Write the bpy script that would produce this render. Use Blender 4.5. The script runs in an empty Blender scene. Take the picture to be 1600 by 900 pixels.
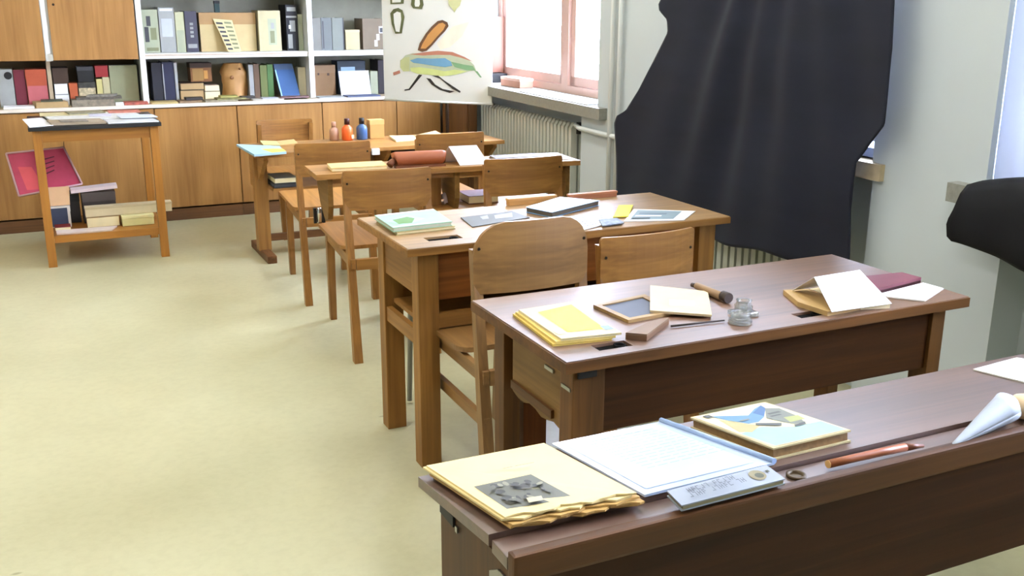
import bpy, bmesh, math, random
from mathutils import Vector, Matrix
random.seed(7)
R = math.radians
scene = bpy.context.scene
COL = scene.collection

# ------------------------------------------------------------------ camera
cd = bpy.data.cameras.new('camera')
cam = bpy.data.objects.new('camera', cd)
COL.objects.link(cam)
cd.sensor_width = 36.0
cd.lens = 36.0 * 1561.33 / 1600.0
cd.clip_start = 0.05
def cam_matrix(yaw, pitch, roll, loc):
    f = Vector((math.sin(yaw) * math.cos(pitch), math.cos(yaw) * math.cos(pitch), -math.sin(pitch)))
    rt = Vector((math.cos(yaw), -math.sin(yaw), 0))
    up = rt.cross(f)
    a = rt * math.cos(roll) + up * math.sin(roll)
    b = -rt * math.sin(roll) + up * math.cos(roll)
    m = Matrix(((a.x, b.x, -f.x), (a.y, b.y, -f.y), (a.z, b.z, -f.z))).to_4x4()
    m.translation = loc
    return m
cam.matrix_world = cam_matrix(R(25.49), R(15.81), R(0.26), Vector((0, 0, 1.45)))
scene.camera = cam

# ------------------------------------------------------------------ world, lamps, exposure
SKY_STRENGTH = 60.0
LAMP_WATTS = 15.0
SUN_STRENGTH = 5.0
scene.view_settings.view_transform = 'Standard'
scene.view_settings.look = 'None'
scene.view_settings.gamma = 1.0
scene.view_settings.use_curve_mapping = False
scene.view_settings.exposure = -0.16
world = bpy.data.worlds.new('sky')
scene.world = world
world.use_nodes = True
bg = world.node_tree.nodes['Background']
bg.inputs[0].default_value = (0.66, 0.75, 1.0, 1)
bg.inputs[1].default_value = SKY_STRENGTH
sd = bpy.data.lights.new('sun', 'SUN')
sd.energy = SUN_STRENGTH
sd.angle = R(1.0)
sun = bpy.data.objects.new('sun', sd)
COL.objects.link(sun)
sun.rotation_euler = Vector((1.0, 0.25, -0.9)).to_track_quat('-Z', 'Y').to_euler()

# ------------------------------------------------------------------ materials
def lin(c):
    return tuple(((v / 255) / 12.92 if v / 255 <= 0.04045 else ((v / 255 + 0.055) / 1.055) ** 2.4) for v in c) + (1,)
MATS = {}
def principled(name):
    m = bpy.data.materials.new(name)
    m.use_nodes = True
    nt = m.node_tree
    return m, nt, nt.nodes['Principled BSDF']
def plain(name, rgb, rough=0.6, metal=0.0, var=0.06, scale=14.0, bump=0.0, coat=0.0):
    if name in MATS: return MATS[name]
    m, nt, b = principled(name)
    tc = nt.nodes.new('ShaderNodeTexCoord')
    n = nt.nodes.new('ShaderNodeTexNoise')
    n.inputs['Scale'].default_value = scale
    n.inputs['Detail'].default_value = 4
    nt.links.new(tc.outputs['Object'], n.inputs['Vector'])
    r = nt.nodes.new('ShaderNodeValToRGB')
    c = lin(rgb)
    r.color_ramp.elements[0].position = 0.3
    r.color_ramp.elements[1].position = 0.7
    r.color_ramp.elements[0].color = tuple(max(0, v * (1 - var)) for v in c[:3]) + (1,)
    r.color_ramp.elements[1].color = tuple(min(1, v * (1 + var)) for v in c[:3]) + (1,)
    nt.links.new(n.outputs['Fac'], r.inputs['Fac'])
    nt.links.new(r.outputs['Color'], b.inputs['Base Color'])
    b.inputs['Roughness'].default_value = rough
    b.inputs['Metallic'].default_value = metal
    b.inputs['Coat Weight'].default_value = coat
    if bump:
        bp = nt.nodes.new('ShaderNodeBump')
        bp.inputs['Strength'].default_value = bump
        bp.inputs['Distance'].default_value = 0.004
        nt.links.new(n.outputs['Fac'], bp.inputs['Height'])
        nt.links.new(bp.outputs['Normal'], b.inputs['Normal'])
    MATS[name] = m
    return m
def wood(name, dark, light, axis='x', rough=0.42, coat=0.0, fine=55.0, coat_rough=0.4, spec=0.5, sheen=0.0):
    key = name + '_' + axis
    if key in MATS: return MATS[key]
    m, nt, b = principled(key)
    tc = nt.nodes.new('ShaderNodeTexCoord')
    mp = nt.nodes.new('ShaderNodeMapping')
    s = {'x': (2.2, fine, fine), 'y': (fine, 2.2, fine), 'z': (fine, fine, 2.2)}[axis]
    mp.inputs['Scale'].default_value = s
    nt.links.new(tc.outputs['Object'], mp.inputs['Vector'])
    n = nt.nodes.new('ShaderNodeTexNoise')
    n.inputs['Scale'].default_value = 1.0
    n.inputs['Detail'].default_value = 5
    n.inputs['Distortion'].default_value = 0.6
    nt.links.new(mp.outputs['Vector'], n.inputs['Vector'])
    mp2 = nt.nodes.new('ShaderNodeMapping')
    s2 = {'x': (1.2, 7, 7), 'y': (7, 1.2, 7), 'z': (7, 7, 1.2)}[axis]
    mp2.inputs['Scale'].default_value = s2
    nt.links.new(tc.outputs['Object'], mp2.inputs['Vector'])
    n2 = nt.nodes.new('ShaderNodeTexNoise')
    n2.inputs['Scale'].default_value = 1.0
    n2.inputs['Detail'].default_value = 3
    nt.links.new(mp2.outputs['Vector'], n2.inputs['Vector'])
    mx = nt.nodes.new('ShaderNodeMath')
    mx.operation = 'ADD'
    nt.links.new(n.outputs['Fac'], mx.inputs[0])
    nt.links.new(n2.outputs['Fac'], mx.inputs[1])
    r = nt.nodes.new('ShaderNodeValToRGB')
    r.color_ramp.elements[0].position = 0.36
    r.color_ramp.elements[1].position = 0.64
    r.color_ramp.elements[0].color = lin(dark)
    r.color_ramp.elements[1].color = lin(light)
    hf = nt.nodes.new('ShaderNodeMath')
    hf.operation = 'MULTIPLY'
    hf.inputs[1].default_value = 0.5
    nt.links.new(mx.outputs[0], hf.inputs[0])
    nt.links.new(hf.outputs[0], r.inputs['Fac'])
    nt.links.new(r.outputs['Color'], b.inputs['Base Color'])
    b.inputs['Roughness'].default_value = rough
    b.inputs['Coat Weight'].default_value = coat
    b.inputs['Coat Roughness'].default_value = coat_rough
    b.inputs['Sheen Weight'].default_value = sheen
    b.inputs['Sheen Roughness'].default_value = 0.35
    b.inputs['Sheen Tint'].default_value = (0.86, 0.86, 1.0, 1)
    b.inputs['Specular IOR Level'].default_value = spec
    bp = nt.nodes.new('ShaderNodeBump')
    bp.inputs['Strength'].default_value = 0.12
    bp.inputs['Distance'].default_value = 0.002
    nt.links.new(n.outputs['Fac'], bp.inputs['Height'])
    nt.links.new(bp.outputs['Normal'], b.inputs['Normal'])
    MATS[key] = m
    return m
def chairwood(axis='x'): return wood('chair_wood', (124, 82, 32), (166, 116, 54), axis, 0.42, 0.15)
def oldchair(axis='x'): return wood('old_chair_wood', (112, 78, 38), (148, 108, 58), axis, 0.42, 0.15)
def deskmid(axis='x'): return wood('oak_desk_wood', (112, 74, 28), (154, 108, 50), axis, 0.5, 0.05, spec=0.3)
def deskdark(axis='x'): return wood('walnut_desk_wood', (70, 42, 13), (104, 66, 26), axis, 0.5, 0.05, spec=0.25)
def desknear(axis='x'): return wood('dark_stained_desk_wood', (60, 35, 11), (90, 55, 22), axis, 0.5, 0.05, spec=0.25)
# worn varnished table tops that catch the window light
def topmid(): return wood('oak_table_top', (120, 88, 48), (166, 128, 78), 'x', 0.5, 0.5, coat_rough=0.45, spec=0.8)
def topdark(): return wood('walnut_table_top', (82, 54, 34), (122, 84, 56), 'x', 0.5, 0.7, coat_rough=0.45, spec=1.0)
def topnear(): return wood('dark_table_top', (66, 42, 30), (98, 66, 48), 'x', 0.5, 0.7, coat_rough=0.45, spec=1.0)
def deskfar(axis='x'): return wood('honey_desk_wood', (126, 84, 34), (172, 124, 62), axis, 0.45, 0.15)
def cabinet(axis='z'): return wood('cabinet_oak_veneer', (142, 98, 46), (170, 124, 66), axis, 0.42, 0.1, 40.0)
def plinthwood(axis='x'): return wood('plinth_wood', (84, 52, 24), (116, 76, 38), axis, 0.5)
def tablewood(axis='z'): return wood('table_beech', (140, 88, 22), (172, 114, 40), axis, 0.42, 0.1)
PAPER = plain('white_paper', (236, 238, 242), 0.7, var=0.02)
WHITE = plain('white_enamel', (226, 228, 224), 0.45, var=0.02)
CREAM = plain('cream_paper', (236, 222, 176), 0.75, var=0.05)
TAN = plain('tan_card', (174, 146, 102), 0.75)
BLACK = plain('black_matter', (18, 18, 20), 0.6)
def glass_material():
    m = bpy.data.materials.new('window_glass')
    m.use_nodes = True
    nt = m.node_tree
    nt.nodes.clear()
    o = nt.nodes.new('ShaderNodeOutputMaterial')
    t = nt.nodes.new('ShaderNodeBsdfTransparent')
    g = nt.nodes.new('ShaderNodeBsdfGlossy')
    g.inputs['Roughness'].default_value = 0.02
    x = nt.nodes.new('ShaderNodeMixShader')
    x.inputs[0].default_value = 0.06
    nt.links.new(t.outputs[0], x.inputs[1])
    nt.links.new(g.outputs[0], x.inputs[2])
    nt.links.new(x.outputs[0], o.inputs[0])
    return m
GLASS = glass_material()
def clear_glass(name, tint):
    m, nt, b = principled(name)
    b.inputs['Base Color'].default_value = tint
    b.inputs['Transmission Weight'].default_value = 0.9
    b.inputs['Roughness'].default_value = 0.05
    b.inputs['IOR'].default_value = 1.45
    return m

# ------------------------------------------------------------------ mesh builder
class MB:
    def __init__(s):
        s.bm = bmesh.new()
    def hull(s, bot, top, mi=0):
        b = [s.bm.verts.new(p) for p in bot]
        t = [s.bm.verts.new(p) for p in top]
        n = len(b)
        fs = [s.bm.faces.new(b[::-1]), s.bm.faces.new(t)]
        for i in range(n):
            j = (i + 1) % n
            fs.append(s.bm.faces.new((b[i], b[j], t[j], t[i])))
        for f in fs: f.material_index = mi
        return s
    def box(s, x0, x1, y0, y1, z0, z1, bev=0.0, mi=0):
        tmp = bmesh.new()
        c = [(x0, y0), (x1, y0), (x1, y1), (x0, y1)]
        b = [tmp.verts.new((x, y, z0)) for x, y in c]
        t = [tmp.verts.new((x, y, z1)) for x, y in c]
        tmp.faces.new(b[::-1]); tmp.faces.new(t)
        for i in range(4):
            j = (i + 1) % 4
            tmp.faces.new((b[i], b[j], t[j], t[i]))
        if bev > 0:
            bmesh.ops.bevel(tmp, geom=tmp.edges[:], offset=bev, segments=2, profile=0.7, affect='EDGES')
        s.add(tmp, mi)
        return s
    def add(s, tmp, mi=0):
        vm = {v: s.bm.verts.new(v.co) for v in tmp.verts}
        for f in tmp.faces:
            try:
                nf = s.bm.faces.new([vm[v] for v in f.verts]); nf.material_index = mi
            except ValueError: pass
        tmp.free()
    def prism(s, pts, z0, z1, mi=0):
        a = sum(pts[i][0] * pts[(i + 1) % len(pts)][1] - pts[(i + 1) % len(pts)][0] * pts[i][1] for i in range(len(pts)))
        if a < 0: pts = pts[::-1]
        return s.hull([(p[0], p[1], z0) for p in pts], [(p[0], p[1], z1) for p in pts], mi)
    def prism_y(s, pts, y0, y1, mi=0):
        return s.hull([(p[0], y0, p[1]) for p in pts], [(p[0], y1, p[1]) for p in pts], mi)
    def prism_x(s, pts, x0, x1, mi=0):
        return s.hull([(x0, p[0], p[1]) for p in pts], [(x1, p[0], p[1]) for p in pts], mi)
    def tube(s, pts, r, seg=10, mi=0, r2=None):
        pts = [Vector(p) for p in pts]
        rings = []
        for i, p in enumerate(pts):
            d = (pts[min(i + 1, len(pts) - 1)] - pts[max(i - 1, 0)]).normalized()
            u = d.cross(Vector((0, 0, 1)))
            if u.length < 1e-3: u = d.cross(Vector((1, 0, 0)))
            u.normalize(); w = d.cross(u).normalized()
            rr = r if r2 is None else r + (r2 - r) * i / (len(pts) - 1)
            rings.append([s.bm.verts.new(p + (u * math.cos(2 * math.pi * k / seg) + w * math.sin(2 * math.pi * k / seg)) * rr) for k in range(seg)])
        for a, b in zip(rings, rings[1:]):
            for k in range(seg):
                f = s.bm.faces.new((a[k], a[(k + 1) % seg], b[(k + 1) % seg], b[k])); f.material_index = mi; f.smooth = True
        s.bm.faces.new(rings[0][::-1]).material_index = mi
        s.bm.faces.new(rings[-1]).material_index = mi
        return s
    def lathe(s, prof, c, seg=20, mi=0):
        rings = []
        for r, z in prof:
            rings.append([s.bm.verts.new((c[0] + r * math.cos(2 * math.pi * k / seg), c[1] + r * math.sin(2 * math.pi * k / seg), c[2] + z)) for k in range(seg)])
        for a, b in zip(rings, rings[1:]):
            for k in range(seg):
                f = s.bm.faces.new((a[k], a[(k + 1) % seg], b[(k + 1) % seg], b[k])); f.material_index = mi; f.smooth = True
        s.bm.faces.new(rings[0][::-1]).material_index = mi
        s.bm.faces.new(rings[-1]).material_index = mi
        return s
    def face(s, pts, mi=0):
        f = s.bm.faces.new([s.bm.verts.new(p) for p in pts]); f.material_index = mi
        return s
    def grid(s, rows, mi=0, smooth=True):
        vs = [[s.bm.verts.new(p) for p in r] for r in rows]
        for a, b in zip(vs, vs[1:]):
            for k in range(len(a) - 1):
                f = s.bm.faces.new((a[k], a[k + 1], b[k + 1], b[k])); f.material_index = mi; f.smooth = smooth
        return s
    def center(s):
        v = [v.co for v in s.bm.verts]
        return Vector(((min(p.x for p in v) + max(p.x for p in v)) / 2, (min(p.y for p in v) + max(p.y for p in v)) / 2, min(p.z for p in v)))

def basis(o):
    return Matrix.Translation(o.location) @ o.rotation_euler.to_matrix().to_4x4()
def link_mesh(name, mb, mats, parent=None, local=False, solid=0.0):
    if not isinstance(mats, (list, tuple)): mats = [mats]
    if parent is not None:
        M = parent
        tr = Matrix.Identity(4)
        while M is not None:
            tr = basis(M) @ tr; M = M.parent
        if not local: mb.bm.transform(tr.inverted())
        loc = Vector((0, 0, 0))
    else:
        loc = mb.center()
        mb.bm.transform(Matrix.Translation(-loc))
    bmesh.ops.recalc_face_normals(mb.bm, faces=mb.bm.faces[:])
    me = bpy.data.meshes.new(name)
    mb.bm.to_mesh(me); mb.bm.free()
    for m in mats: me.materials.append(m)
    o = bpy.data.objects.new(name, me)
    COL.objects.link(o)
    if parent is not None: o.parent = parent
    o.location = loc
    if solid:
        md = o.modifiers.new('thickness', 'SOLIDIFY'); md.thickness = solid; md.offset = 0
    return o
def tag(o, label, cat, group=None):
    o['label'] = label; o['category'] = cat
    if group: o['group'] = group
    return o
def thing(name, label, cat, loc, rz=0.0, group=None):
    o = bpy.data.objects.new(name, None)
    o.empty_display_size = 0.05
    COL.objects.link(o)
    o.location = loc; o.rotation_euler = (0, 0, rz)
    return tag(o, label, cat, group)
def single(name, mb, mats, label, cat, group=None, solid=0.0):
    return tag(link_mesh(name, mb, mats, None, solid=solid), label, cat, group)
def struct(name, mb, mats, parent=None):
    o = link_mesh(name, mb, mats, parent)
    if parent is None: o['kind'] = 'structure'
    return o
def copy_thing(root, loc, rz, label):
    r = root.copy(); COL.objects.link(r)
    r.location = loc; r.rotation_euler = (0, 0, rz); r['label'] = label
    for ch in list(root.children):
        c = ch.copy(); COL.objects.link(c); c.parent = r
        for g in ch.children:
            d = g.copy(); COL.objects.link(d); d.parent = c
    return r

# prints and flat things ------------------------------------------------
def normal_of(q):
    n = (Vector(q[1]) - Vector(q[0])).cross(Vector(q[3]) - Vector(q[0])).normalized()
    return n
def at(q, u, v):
    a, b, c, d = (Vector(p) for p in q)
    return a * (1 - u) * (1 - v) + b * u * (1 - v) + c * u * v + d * (1 - u) * v
def decal(parent, q, polys, name='cover_print', lift=0.0008):
    n = normal_of(q)
    mb = MB(); mats = []
    for i, (pl, m) in enumerate(polys):
        if m not in mats: mats.append(m)
        mb.face([at(q, u, v) + n * (lift + 0.00012 * i) for u, v in pl], mats.index(m))
    o = link_mesh(name, mb, mats, parent)
    return o
def rc(u0, v0, u1, v1): return [(u0, v0), (u1, v0), (u1, v1), (u0, v1)]
def q3(q, z): return [(p[0], p[1], p[2] if len(p) > 2 else z) for p in q]
def inset(q, k):
    return [at(q, k, k), at(q, 1 - k, k), at(q, 1 - k, 1 - k), at(q, k, 1 - k)]
def slab_mb(top, t, mb=None):
    n = normal_of(top)
    mb = mb or MB()
    mb.hull([Vector(p) - n * t for p in top], [Vector(p) for p in top])
    return mb
def sheet(name, label, cat, q, z, t, mat, prints=None, group=None, parent=None):
    top = q3(q, z)
    if prints:
        c = sum((Vector(p) for p in top), Vector()) / 4 - Vector((0, 0, t))
        r = thing(name, label, cat, c, 0, group)
        link_mesh('page', slab_mb(top, t), mat, r)
        decal(r, top, prints, 'print')
        return r
    return single(name, slab_mb(top, t), mat, label, cat, group)
def book(name, label, cat, q, z, t, cover, pages, prints=None, ct=0.002, group=None, over=0.015, spine=None):
    """q: top corners (near-left, near-right, far-right, far-left), z: top height, t: total thickness"""
    top = q3(q, z)
    n = normal_of(top)
    c = sum((Vector(p) for p in top), Vector()) / 4 - n * t
    r = thing(name, label, cat, c, 0, group)
    link_mesh('front_cover', slab_mb(top, ct), cover, r)
    link_mesh('page_block', slab_mb([p - n * ct for p in inset(top, over)], t - 2 * ct), pages, r)
    link_mesh('back_cover', slab_mb([Vector(p) - n * (t - ct) for p in top], ct), cover, r)
    if spine:
        a, b = spine
        P = [Vector(top[a]), Vector(top[b])]
        cc = sum((Vector(p) for p in top), Vector()) / 4
        d = (cc - (P[0] + P[1]) / 2).normalized() * 0.003
        qd = [P[0], P[1], P[1] + d, P[0] + d]
        mb = MB(); mb.hull([p - n * t for p in qd], qd)
        link_mesh('spine', mb, cover, r)
    if prints: decal(r, top, prints)
    return r

# wall frame of the window wall: s runs along the wall, t goes outwards
def W(s, t, z): return Vector((2.60 + t + 0.045 * (s - 2.24), s, z))
def wbox(mb, s0, s1, t0, t1, z0, z1, mi=0):
    c = [(s0, t0), (s1, t0), (s1, t1), (s0, t1)]
    return mb.hull([W(s, t, z0) for s, t in c], [W(s, t, z1) for s, t in c], mi)

# ------------------------------------------------------------------ room shell
def floor_material():
    m, nt, b = principled('linoleum')
    tc = nt.nodes.new('ShaderNodeTexCoord')
    n1 = nt.nodes.new('ShaderNodeTexNoise'); n1.inputs['Scale'].default_value = 1.4; n1.inputs['Detail'].default_value = 6
    n2 = nt.nodes.new('ShaderNodeTexNoise'); n2.inputs['Scale'].default_value = 38; n2.inputs['Detail'].default_value = 4
    for n in (n1, n2): nt.links.new(tc.outputs['Object'], n.inputs['Vector'])
    r1 = nt.nodes.new('ShaderNodeValToRGB')
    r1.color_ramp.elements[0].position = 0.35; r1.color_ramp.elements[1].position = 0.65
    r1.color_ramp.elements[0].color = lin((182, 178, 142)); r1.color_ramp.elements[1].color = lin((196, 192, 156))
    r2 = nt.nodes.new('ShaderNodeValToRGB')
    r2.color_ramp.elements[0].position = 0.25; r2.color_ramp.elements[1].position = 0.6
    r2.color_ramp.elements[0].color = (0.93, 0.925, 0.91, 1); r2.color_ramp.elements[1].color = (1, 1, 1, 1)
    nt.links.new(n1.outputs['Fac'], r1.inputs['Fac']); nt.links.new(n2.outputs['Fac'], r2.inputs['Fac'])
    mx = nt.nodes.new('ShaderNodeMix'); mx.data_type = 'RGBA'; mx.blend_type = 'MULTIPLY'; mx.inputs[0].default_value = 1.0
    nt.links.new(r1.outputs['Color'], mx.inputs[6]); nt.links.new(r2.outputs['Color'], mx.inputs[7])
    # dark scuffs
    v = nt.nodes.new('ShaderNodeTexVoronoi'); v.inputs['Scale'].default_value = 2.6
    mp = nt.nodes.new('ShaderNodeMapping'); mp.inputs['Scale'].default_value = (1, 2.2, 1)
    nt.links.new(tc.outputs['Object'], mp.inputs['Vector']); nt.links.new(mp.outputs['Vector'], v.inputs['Vector'])
    r3 = nt.nodes.new('ShaderNodeValToRGB')
    r3.color_ramp.elements[0].position = 0.02; r3.color_ramp.elements[1].position = 0.045
    r3.color_ramp.elements[0].color = (0.62, 0.6, 0.55, 1); r3.color_ramp.elements[1].color = (1, 1, 1, 1)
    nt.links.new(v.outputs['Distance'], r3.inputs['Fac'])
    mx2 = nt.nodes.new('ShaderNodeMix'); mx2.data_type = 'RGBA'; mx2.blend_type = 'MULTIPLY'; mx2.inputs[0].default_value = 1.0
    nt.links.new(mx.outputs[2], mx2.inputs[6]); nt.links.new(r3.outputs['Color'], mx2.inputs[7])
    nt.links.new(mx2.outputs[2], b.inputs['Base Color'])
    b.inputs['Roughness'].default_value = 0.33
    bp = nt.nodes.new('ShaderNodeBump'); bp.inputs['Strength'].default_value = 0.05; bp.inputs['Distance'].default_value = 0.01
    nt.links.new(n2.outputs['Fac'], bp.inputs['Height']); nt.links.new(bp.outputs['Normal'], b.inputs['Normal'])
    return m
WALL = plain('wall_paint', (198, 206, 208), 0.75, var=0.02, scale=3.0)
CEIL = plain('ceiling_paint', (232, 232, 228), 0.85, var=0.01, scale=2.0)
struct('floor', MB().box(-3.3, 3.4, -2.1, 7.8, -0.12, 0), floor_material())
struct('ceiling', MB().box(-3.3, 3.4, -2.1, 7.8, 2.9, 3.05), CEIL)
struct('wall_back', MB().box(-3.3, 3.4, 7.64, 7.8, 0, 2.9), WALL)
struct('wall_left', MB().box(-3.3, -3.15, -1.98, 7.64, 0, 2.9), WALL)
struct('wall_front', MB().box(-3.3, 3.0, -2.1, -1.98, 0, 2.9), WALL)
mb = MB()
ZS = 0.86
wbox(mb, 6.68, 7.64, 0.05, 0.45, 0, 2.9)          # pier in the far corner
wbox(mb, 4.05, 4.73, 0.05, 0.45, ZS, 2.9)         # pier between the first two windows
wbox(mb, 4.05, 4.92, 0.05, 0.45, 0, ZS)
wbox(mb, 2.14, 2.635, 0.05, 0.45, ZS, 2.9)         # pier between the black cloths
wbox(mb, 2.05, 2.625, 0.05, 0.45, 0, ZS)
wbox(mb, -1.98, 0.30, 0.05, 0.45, 0, 2.9)
for s0, s1 in ((4.73, 6.68), (2.59, 4.05), (0.30, 2.14)):
    wbox(mb, s0, s1, 0.19, 0.45, 0, ZS)           # parapet behind the radiator
    wbox(mb, s0, s1, 0.05, 0.45, 2.4, 2.9)        # lintel
struct('wall_right', mb, WALL)

# windows ---------------------------------------------------------------
FRAME = plain('window_frame_paint', (206, 172, 160), 0.5, var=0.03)
FRAMEW = plain('window_frame_white', (228, 226, 222), 0.5, var=0.02)
def window(n, s0, s1, fm, mull):
    z0, z1 = 0.92, 2.4
    mb = MB()
    wbox(mb, s0, s1, 0.27, 0.34, z0, z0 + 0.05); wbox(mb, s0, s1, 0.27, 0.34, z1 - 0.05, z1)
    wbox(mb, s0, s0 + 0.05, 0.27, 0.34, z0, z1); wbox(mb, s1 - 0.05, s1, 0.27, 0.34, z0, z1)
    fr = struct('window_%d' % n, mb, fm)
    for m0 in mull:
        struct('mullion', wbox(MB(), m0 - 0.045, m0 + 0.045, 0.265, 0.34, z0 + 0.05, z1 - 0.05), fm, fr)
    edges = [s0 + 0.05] + [x for m0 in mull for x in (m0 - 0.045, m0 + 0.045)] + [s1 - 0.05]
    for a, b in zip(edges[::2], edges[1::2]):
        sb = MB()
        a0, b0, c0, d0 = a + 0.004, b - 0.004, z0 + 0.054, z1 - 0.054
        wbox(sb, a0, b0, 0.285, 0.325, c0, c0 + 0.055); wbox(sb, a0, b0, 0.285, 0.325, d0 - 0.055, d0)
        wbox(sb, a0, a0 + 0.055, 0.285, 0.325, c0, d0); wbox(sb, b0 - 0.055, b0, 0.285, 0.325, c0, d0)
        sash = struct('sash', sb, FRAMEW if fm is FRAMEW else fm, fr)
        g = MB(); wbox(g, a0 + 0.05, b0 - 0.05, 0.303, 0.307, c0 + 0.05, d0 - 0.05)
        struct('pane', g, GLASS, fr)
        hb = MB(); wbox(hb, a0 + 0.02, a0 + 0.035, 0.262, 0.285, 1.55, 1.67)
        struct('handle', hb, plain('steel', (160, 160, 158), 0.3, 1.0), fr)
    return fr
window(1, 4.73, 6.68, FRAME, [5.58])
window(2, 2.59, 4.05, FRAMEW, [3.3])
window(3, 0.30, 2.14, FRAMEW, [1.22])
SILL = plain('sill_stone', (138, 138, 128), 0.45, var=0.12, scale=60.0)
SILLT = plain('sill_wood', (190, 172, 138), 0.5, var=0.1, scale=30.0)
struct('trim_1', wbox(MB(), 4.62, 6.72, 0.0, 0.29, 0.865, 0.925), SILL)
struct('trim_2', wbox(MB(), 2.572, 4.10, 0.028, 0.29, 0.862, 0.920), SILLT)
struct('trim_3', wbox(MB(), 0.25, 2.245, 0.0, 0.29, 0.855, 0.915), SILL)

# scene beyond the panes
mb = MB().box(18.0, 18.6, -3, 26, -4, 3.2)
f = single('neighbouring_house', mb, plain('facade_plaster', (226, 190, 178), 0.9, var=0.12, scale=6.0), 'pale pinkish house front seen blurred and bright through the far window', 'building')
struct('trim_4', MB().box(3.9, 30, -20, 30, -4.2, -4.0), plain('yard_ground', (150, 160, 140), 0.9, var=0.1, scale=1.0))

# ------------------------------------------------------------------ ceiling lamps (the room's own lights)
def ceiling_lamp(x, y, first=[None]):
    r = thing('ceiling_light', 'white ceiling light with opal diffuser, ' + {-1.9: 'left', 0.0: 'middle', 1.7: 'window side'}[x] + ' row, ' + {1.3: 'nearest', 3.2: 'middle one', 5.1: 'farthest'}[y], 'lamp', (x, y, 2.80), 0, 'ceiling lights overhead')
    link_mesh('housing', MB().box(x - 0.16, x + 0.16, y - 0.75, y + 0.75, 2.84, 2.9), WHITE, r)
    em = MATS.get('opal')
    if not em:
        em = bpy.data.materials.new('opal_diffuser'); em.use_nodes = True
        pb = em.node_tree.nodes['Principled BSDF']
        pb.inputs['Emission Color'].default_value = (1, 0.97, 0.9, 1); pb.inputs['Emission Strength'].default_value = 4
        MATS['opal'] = em
    link_mesh('diffuser', MB().box(x - 0.13, x + 0.13, y - 0.72, y + 0.72, 2.81, 2.84), em, r)
    ld = bpy.data.lights.new('lamp_glow', 'AREA'); ld.shape = 'RECTANGLE'; ld.size = 0.26; ld.size_y = 1.44
    ld.energy = LAMP_WATTS; ld.color = (1.0, 0.975, 0.93)
    lo = bpy.data.objects.new('lamp_glow', ld); COL.objects.link(lo); lo.parent = r; lo.location = (0, 0, 0.0)
for x in (-1.9, 0.0, 1.7):
    for y in (1.3, 3.2, 5.1): ceiling_lamp(x, y)

# ------------------------------------------------------------------ back wall cabinets
EDGES = [-0.98, -0.41, 0.165, 0.74, 1.285, 1.887, 2.45, 2.80]
where = ['at the left edge of the picture', 'left of the small beech table', 'behind the small beech table', 'just right of the small beech table', 'behind the left end of the farthest desk', 'behind the two paint bottles', 'under the insect chart']
for i, (a, b) in enumerate(zip(EDGES, EDGES[1:])):
    r = thing('base_cabinet', 'oak veneer base cabinet with flush door, ' + where[i], 'cabinet', ((a + b) / 2, 7.38, 0), 0, 'oak base cabinets along the back wall')
    link_mesh('body', MB().box(a + 0.001, b - 0.001, 7.165, 7.60, 0.09, 0.775), cabinet('z'), r)
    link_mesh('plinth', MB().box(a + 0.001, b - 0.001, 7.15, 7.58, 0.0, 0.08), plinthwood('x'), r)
    link_mesh('door', MB().box(a + 0.003, b - 0.003, 7.143, 7.164, 0.092, 0.77, 0.002), cabinet('z'), r)
r = thing('worktop', 'long pale worktop with white front edge over the oak base cabinets', 'worktop', (0.9, 7.38, 0.775))
link_mesh('board', MB().box(-0.99, 2.80, 7.135, 7.62, 0.776, 0.80, 0.001), plain('worktop_laminate', (190, 172, 140), 0.5), r)
link_mesh('edge_strip', MB().box(-0.99, 2.80, 7.128, 7.135, 0.778, 0.80), plain('edge_cream', (232, 220, 204), 0.5), r)
mb = MB(); c = [(6.55, -0.01), (7.12, -0.01), (7.12, 0.048), (6.55, 0.048)]
r = thing('corner_cabinet', 'narrow dark brown wooden cabinet front in the corner beside the far radiator', 'cabinet', W(6.83, 0.02, 0))
mb.hull([W(s, t, 0.0) for s, t in c], [W(s, t, 0.80) for s, t in c])
link_mesh('body', mb, wood('dark_brown_board', (84, 52, 24), (120, 78, 38), 'z', 0.45), r)
mb = MB(); wbox(mb, 6.57, 7.10, -0.02, -0.011, 0.08, 0.78)
link_mesh('door', mb, wood('dark_brown_board', (84, 52, 24), (120, 78, 38), 'z', 0.45), r)

# hanging cupboard with two oak doors on the left
r = thing('wall_cupboard', 'oak fronted upper cupboard with three doors above an open niche', 'cupboard', (0.0, 7.42, 0.80))
mb = MB().box(-1.02, 0.685, 7.245, 7.60, 1.095, 2.36)
link_mesh('body', mb, WHITE, r)
for a, b in ((-1.0, -0.47), (-0.46, 0.118), (0.165, 0.682)):
    d = link_mesh('door', MB().box(a, b, 7.222, 7.243, 1.093, 2.34, 0.002), cabinet('z'), r)
    link_mesh('lock', MB().lathe([(0.008, 0), (0.008, 0.003)], (0, 0, 0), 10), plain('dark_metal', (50, 40, 30), 0.4, 0.6), d, local=True)
    lk = d.children[0]; lk.rotation_euler = (R(90), 0, 0); lk.location = (a - r.location.x + 0.035, 7.222 - r.location.y, 1.44 - r.location.z)
link_mesh('upright', MB().box(0.122, 0.150, 7.223, 7.60, 1.088, 2.34), WHITE, r)
link_mesh('hinge', MB().box(0.135, 0.162, 7.218, 7.223, 1.09, 1.135), plain('hinge_metal', (214, 212, 200), 0.35, 0.3), r)
link_mesh('post', MB().box(0.118, 0.142, 7.30, 7.58, 0.801, 1.094), plain('beige_post', (178, 160, 132), 0.6), r)
link_mesh('back_panel', MB().box(-1.02, 0.685, 7.585, 7.60, 0.801, 1.094), plain('niche_back', (120, 100, 72), 0.7), r)

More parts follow.
